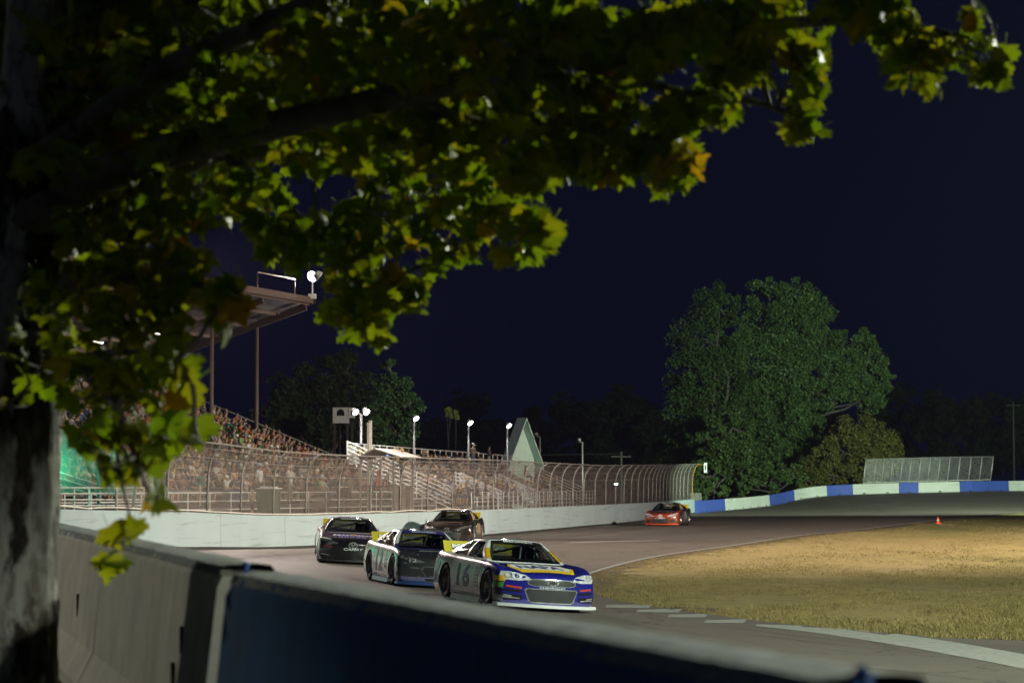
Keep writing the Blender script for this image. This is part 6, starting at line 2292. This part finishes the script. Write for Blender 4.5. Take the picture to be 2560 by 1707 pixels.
def leaf_mesh(seed, fold, curl):
    rs = random.Random(seed)
    half = [(.17, -.09), (.42, -.10), (.36, .07), (.50, .10), (.64, .30), (.46, .33), (.52, .48), (.29, .45), (.27, .62), (.13, .68), (.10, .82)]
    half = [(x * rs.uniform(.9, 1.1), y + rs.uniform(-.03, .03)) for x, y in half]
    outline = [(0, 0)] + half + [(0, 1.0)] + [(-x * rs.uniform(.9, 1.08), y + rs.uniform(-.03, .03)) for x, y in half[::-1]]
    z = lambda x, y: -fold * abs(x) - curl * (x * x + (y - .4) ** 2) + .05 * math.sin(7 * x + seed) * math.sin(6 * y)
    vs = [(x, y, z(x, y)) for x, y in outline]
    c = [(0, .22, z(0, .22)), (0, .5, z(0, .5)), (0, .75, z(0, .75))]
    n = len(outline)
    vs += c
    fs = []
    for i in range(n):
        j = (i + 1) % n
        ym = (outline[i][1] + outline[j][1]) / 2
        k = n + (0 if ym < .34 else (1 if ym < .62 else 2))
        fs.append((i, j, k))
    # close the gaps between the fan centres
    def nearest(y, side):
        idx = [i for i in range(n) if outline[i][0] * side > 0]
        return idx
    for i in range(n):
        j = (i + 1) % n
        h = (i + 2) % n
        k0 = fs[i][2]
        k1 = fs[j][2]
        if k0 != k1:
            fs.append((k0, j, k1))
    # stalk
    b = len(vs)
    vs += [(-.012, 0, 0), (.012, 0, 0), (.02, -.45, .06), (-.004, -.45, .06)]
    fs.append((b, b+1, b+2, b+3))
    me = bpy.data.meshes.new('leaf')
    me.from_pydata(vs, [], fs)
    me.polygons.foreach_set('use_smooth', [True] * len(fs))
    me.materials.append(PLEAF)
    return me
LEAVES = [leaf_mesh(i, f, c) for i, (f, c) in enumerate(((.12, .25), (.3, .1), (-.15, .3), (.45, .2), (.05, .5), (.25, -.2)))]
tree_base = Vector((at(20, 1216, ytree).x, ytree, 1.05))
ptree = thing('plane_tree', 'big plane tree with pale flaking bark and overhanging branches close by', 'tree', tree_base)
def tl(px, py, Y):
    return at(px, py, Y) - tree_base
trunk = MB()
tp_ = [tl(22, 2100, ytree), tl(20, 1760, ytree), tl(25, 1500, ytree), tl(30, 1250, ytree), tl(36, 1000, ytree), tl(50, 800, ytree), tl(70, 600, ytree + .1), tl(85, 380, ytree + .1), tl(95, 150, ytree + .2), tl(110, -250, ytree + .3)]
pts = catmull([tuple(p) for p in tp_], 60)
rr = [np.interp(i / 59, [0, .1, .25, .5, .8, 1], [.34, .245, .235, .235, .20, .15]) for i in range(60)]
b0 = len(trunk.v)
trunk.tube(pts, rr, 22, wob=.05)
trunk.build('trunk', BARK, ptree, smooth=True)
branches = []
def branch(pxs, r0, r1, n=26):
    P = [tl(x, y, Y) for x, y, Y in pxs]
    pts = [Vector(q) for q in catmull([tuple(p) for p in P], n)]
    MB().tube(pts, [lerp(r0, r1, (i / (n - 1)) ** .8) for i in range(n)], 9, wob=.06).build('branch', LIMBBARK, ptree, smooth=True)
    branches.append(pts)
branch([(60, 560, 12), (300, 420, 11.6), (620, 330, 11.2), (1000, 240, 10.9), (1400, 150, 10.8), (1800, 80, 10.8), (2150, 50, 10.9), (2400, 90, 11)], .11, .012, 40)
branch([(70, 640, 12), (330, 500, 12.4), (560, 380, 12.8), (900, 430, 13), (1150, 500, 12.8), (1330, 560, 12.4)], .09, .010)
branch([(50, 760, 12), (220, 700, 11.4), (420, 690, 10.9), (560, 740, 10.6)], .07, .010)
branch([(1000, 240, 10.9), (1250, 330, 11.2), (1480, 400, 11.4), (1640, 440, 11.5)], .035, .008)
branch([(1400, 150, 10.8), (1700, 230, 11.2), (1900, 260, 11.3), (2020, 310, 11.4)], .03, .007)
branch([(560, 380, 12.8), (760, 560, 12.6), (880, 680, 12.4), (930, 800, 12.3)], .04, .008)
branch([(80, 420, 12), (380, 200, 11.2), (660, 60, 10.6), (900, -60, 10.3)], .09, .03)
branch([(85, 300, 12), (200, 100, 12.5), (420, -40, 12.8), (800, -150, 13)], .09, .03)
branch([(45, 820, 12), (170, 900, 11.2), (280, 1000, 10.4), (330, 1120, 10.0), (370, 1230, 9.9)], .045, .006)
branch([(170, 900, 11.2), (300, 880, 10.6), (420, 900, 10.2), (480, 960, 10.0)], .025, .006)
branch([(280, 1000, 10.4), (300, 1180, 10.2), (325, 1290, 10.1)], .014, .005)
branch([(40, 1080, 12), (-20, 1100, 11.8), (-90, 1040, 11.7)], .07, .05, 8)
# sprays of foliage: x, y, radius x, radius y (picture), distance, spread in depth (m), leaves
SPR = [
    (2455, 110, 60, 85, 11.0, .25, 17), (2500, 190, 25, 25, 11.0, .1, 4), (2290, 165, 65, 55, 11.0, .25, 20), (2225, 60, 75, 60, 11.0, .4, 26), (2150, 20, 90, 40, 10.9, .4, 24), (2370, 130, 25, 40, 11, .2, 5),
    (2010, 130, 55, 65, 11.2, .4, 24), (2040, 200, 30, 40, 11.2, .2, 8), (2010, 300, 40, 50, 11.3, .2, 15), (1900, 60, 90, 65, 11, .6, 40), (1840, 180, 80, 65, 11.3, .5, 36), (1760, 80, 100, 80, 11, .8, 52),
    (1700, 290, 90, 45, 11.4, .5, 30), (1600, 120, 110, 80, 11, .9, 62), (1790, 270, 60, 40, 11.4, .4, 16), (1500, 260, 110, 70, 11.2, .8, 56), (1420, 90, 120, 90, 11, 1.0, 72), (1640, 380, 80, 50, 11.4, .5, 30),
    (1690, 420, 50, 45, 11.5, .3, 16), (1660, 465, 35, 30, 11.5, .15, 7), (1540, 400, 90, 55, 11.4, .5, 34), (1430, 370, 80, 65, 11.2, .6, 36), (1470, 430, 50, 30, 11.2, .3, 10), (1330, 250, 110, 100, 11.2, 1.0, 66),
    (1310, 420, 70, 60, 11.4, .6, 30), (1340, 470, 40, 30, 11.4, .3, 9), (1345, 580, 55, 50, 12.3, .35, 20), (1270, 560, 70, 60, 12.4, .5, 26), (1290, 630, 50, 26, 12.4, .3, 9), (1220, 110, 120, 110, 11, 1.0, 70),
    (1150, 330, 110, 110, 11.8, 1.0, 66), (1170, 500, 90, 80, 12.5, .7, 42), (1130, 610, 80, 40, 12.6, .4, 18), (1090, 660, 30, 30, 12.4, .2, 5), (1020, 120, 120, 110, 11, 1.1, 66), (980, 330, 120, 120, 12, 1.1, 70),
    (1000, 520, 100, 100, 12.6, .8, 50), (1000, 730, 60, 45, 12.4, .4, 20), (1040, 745, 35, 30, 12.4, .2, 7), (930, 680, 80, 70, 12.5, .6, 36), (900, 790, 80, 50, 12.3, .4, 24), (940, 835, 28, 25, 12.3, .15, 7), (858, 745, 45, 50, 12.4, .4, 14),
    (800, 120, 120, 120, 11.2, 1.1, 60), (790, 330, 120, 110, 12, 1.1, 56), (860, 590, 80, 70, 12.6, .7, 30), (700, 600, 70, 60, 12.5, .6, 24), (620, 500, 100, 80, 12.4, .8, 36), (740, 640, 50, 40, 12.4, .4, 14),
    (600, 100, 120, 120, 11.5, 1.1, 50), (580, 300, 120, 120, 12, 1.1, 50), (400, 120, 120, 120, 12, 1.2, 46), (390, 330, 120, 130, 12, 1.2, 50), (420, 530, 110, 80, 11.6, 1.0, 44), (200, 150, 130, 130, 12.5, 1.2, 44), (180, 420, 130, 140, 12.4, 1.2, 48),
    (60, 250, 90, 200, 12.8, 1.2, 44), (250, 620, 120, 80, 11.8, .9, 42), (560, 760, 55, 55, 10.2, .2, 9), (450, 680, 70, 60, 11, .5, 22), (330, 760, 110, 80, 11.2, .8, 40), (150, 760, 110, 110, 11.9, .9, 40), (430, 820, 60, 50, 10.8, .4, 14),
    (240, 880, 110, 80, 11, .7, 34), (100, 920, 90, 90, 11.6, .6, 22), (410, 930, 70, 55, 10.2, .4, 16), (470, 900, 40, 45, 10.2, .3, 8), (330, 980, 90, 60, 10.3, .4, 20), (440, 1010, 45, 40, 10.1, .3, 8), (500, 1105, 45, 18, 10.0, .2, 4), (270, 1070, 80, 60, 10.2, .4, 16),
    (400, 1090, 70, 50, 10.1, .3, 12), (350, 1150, 60, 40, 10.0, .3, 9), (280, 1170, 60, 40, 10.2, .3, 7), (395, 1240, 40, 25, 9.9, .15, 4), (320, 1340, 38, 34, 10.1, .12, 4), (262, 1405, 26, 24, 10.2, .1, 3), (20, 1010, 40, 40, 11.3, .2, 5), (215, 1000, 60, 50, 10.6, .4, 9)]
# the crown goes on above the picture and shades what hangs below it
for i in range(30):
    SPR.append((rnd.uniform(300, 2000), rnd.uniform(-700, -110), 150, 110, rnd.uniform(10.4, 13.2), 1.2, 44))
for i in range(64):
    SPR.append((rnd.uniform(-150, 620), rnd.uniform(-200, 520), 120, 110, rnd.uniform(13.4, 16.0), .9, 40))
for i in range(46):  # sprays added behind to block the mast light on the left leaves
    SPR.append((rnd.uniform(500, 1130), rnd.uniform(-420, 360), 120, 110, rnd.uniform(13.6, 16.4), .9, 44))
leaf_list = []
lr = random.Random(99)
for (x, y, rx, ry, Y, dY, n) in SPR:
    m = int(n * (.72 if (x < 600 and y > 830) else 1.55))
    for _ in range(m):
        while True:
            a, b = lr.uniform(-1, 1), lr.uniform(-1, 1)
            if a * a + b * b < 1:
                break
        q = at(x + a * rx, y + b * ry, Y + lr.uniform(-1, 1) * dY)
        # planes of a hanging plane leaf: tip down and outwards, blade tilted every way
        tip = Vector((lr.gauss(.25, .6), lr.gauss(-.1, .6), lr.gauss(-.75, .45))).normalized()
        nrm = Vector((lr.gauss(.25, .55), lr.gauss(-.35, .6), lr.gauss(.55, .5)))
        nrm = (nrm - tip * nrm.dot(tip)).normalized()
        sz = lr.uniform(.08, .155) * (1.0 if Y > 10.5 else 1.12)
        leaf_list.append((q, tip, nrm, sz, lr.randrange(len(LEAVES))))
def leaf_matrix(q, tip, nrm, sz):
    side = tip.cross(nrm).normalized()
    mt = Matrix((side, tip, nrm)).transposed().to_4x4()
    return Matrix.Translation(q - tip * sz * .45) @ mt @ Matrix.Scale(sz, 4)
leaf_list.sort(key=lambda l: l[0].y - l[3] * 4)
for (q, tip, nrm, sz, k) in leaf_list[:295]:
    o = bpy.data.objects.new('leaf', LEAVES[k])
    COL.objects.link(o)
    o.parent = ptree
    o.matrix_local = Matrix.Translation(-tree_base) @ leaf_matrix(q, tip, nrm, sz)
LV = [(np.array([v.co[:] for v in me.vertices]), [tuple(p.vertices) for p in me.polygons]) for me in LEAVES]
vs, fs, base = [], [], 0
for (q, tip, nrm, sz, k) in leaf_list[295:]:
    V, Fc = LV[k]
    mt = np.array(Matrix.Translation(-tree_base) @ leaf_matrix(q, tip, nrm, sz))
    vs.append(V @ mt[:3, :3].T + mt[:3, 3])
    fs += [tuple(base + i for i in f) for f in Fc]
    base += len(V)
me = bpy.data.meshes.new('leaves')
me.from_pydata(np.concatenate(vs).tolist(), [], fs)
me.polygons.foreach_set('use_smooth', [True] * len(fs))
link('leaves', me, PLEAF, ptree, kind='stuff')
# twigs from the nearest branch to every spray
allb = [p for b in branches for p in b]
tw = MB()
for (x, y, rx, ry, Y, dY, n) in SPR:
    c = tl(x, y, Y)
    near = min(allb, key=lambda p: (p - c).length)
    limb(tw, near, c, .013, .006, .08, 5)
    for _ in range(4):
        e = c + Vector((lr.uniform(-1, 1) * rx, 0, lr.uniform(-1, 1) * ry)) * (Y / FPX) * .9 + Vector((0, lr.uniform(-1, 1) * dY, 0))
        limb(tw, c, e, .006, .0025, .1, 3)
tw.build('twigs', LIMBBARK, ptree)['kind'] = 'stuff'
print('LEAVES', len(leaf_list), 'OBJECTS', len(bpy.data.objects))

# ================================================================== HAZE: dusty night air lit by the floodlights
HX0, HX1, HY0, HY1, HZ0, HZ1 = -320, 420, -90, 760, -2.6, 62
hz = MB().box((HX0, HY0, HZ0), (HX1, HY1, HZ1))
hm, hnt, hout = _nt('night_haze')
pv = N(hnt, 'ShaderNodeVolumePrincipled')
pv.inputs['Color'].default_value = (.66, .60, 1.0, 1)
pv.inputs['Density'].default_value = 0.00005
pv.inputs['Anisotropy'].default_value = 0.25
hnt.links.new(pv.outputs[0], hout.inputs['Volume'])
hz.build('haze', hm, None, kind='stuff', label='thin dusty night haze lit by the floodlights', category='haze')
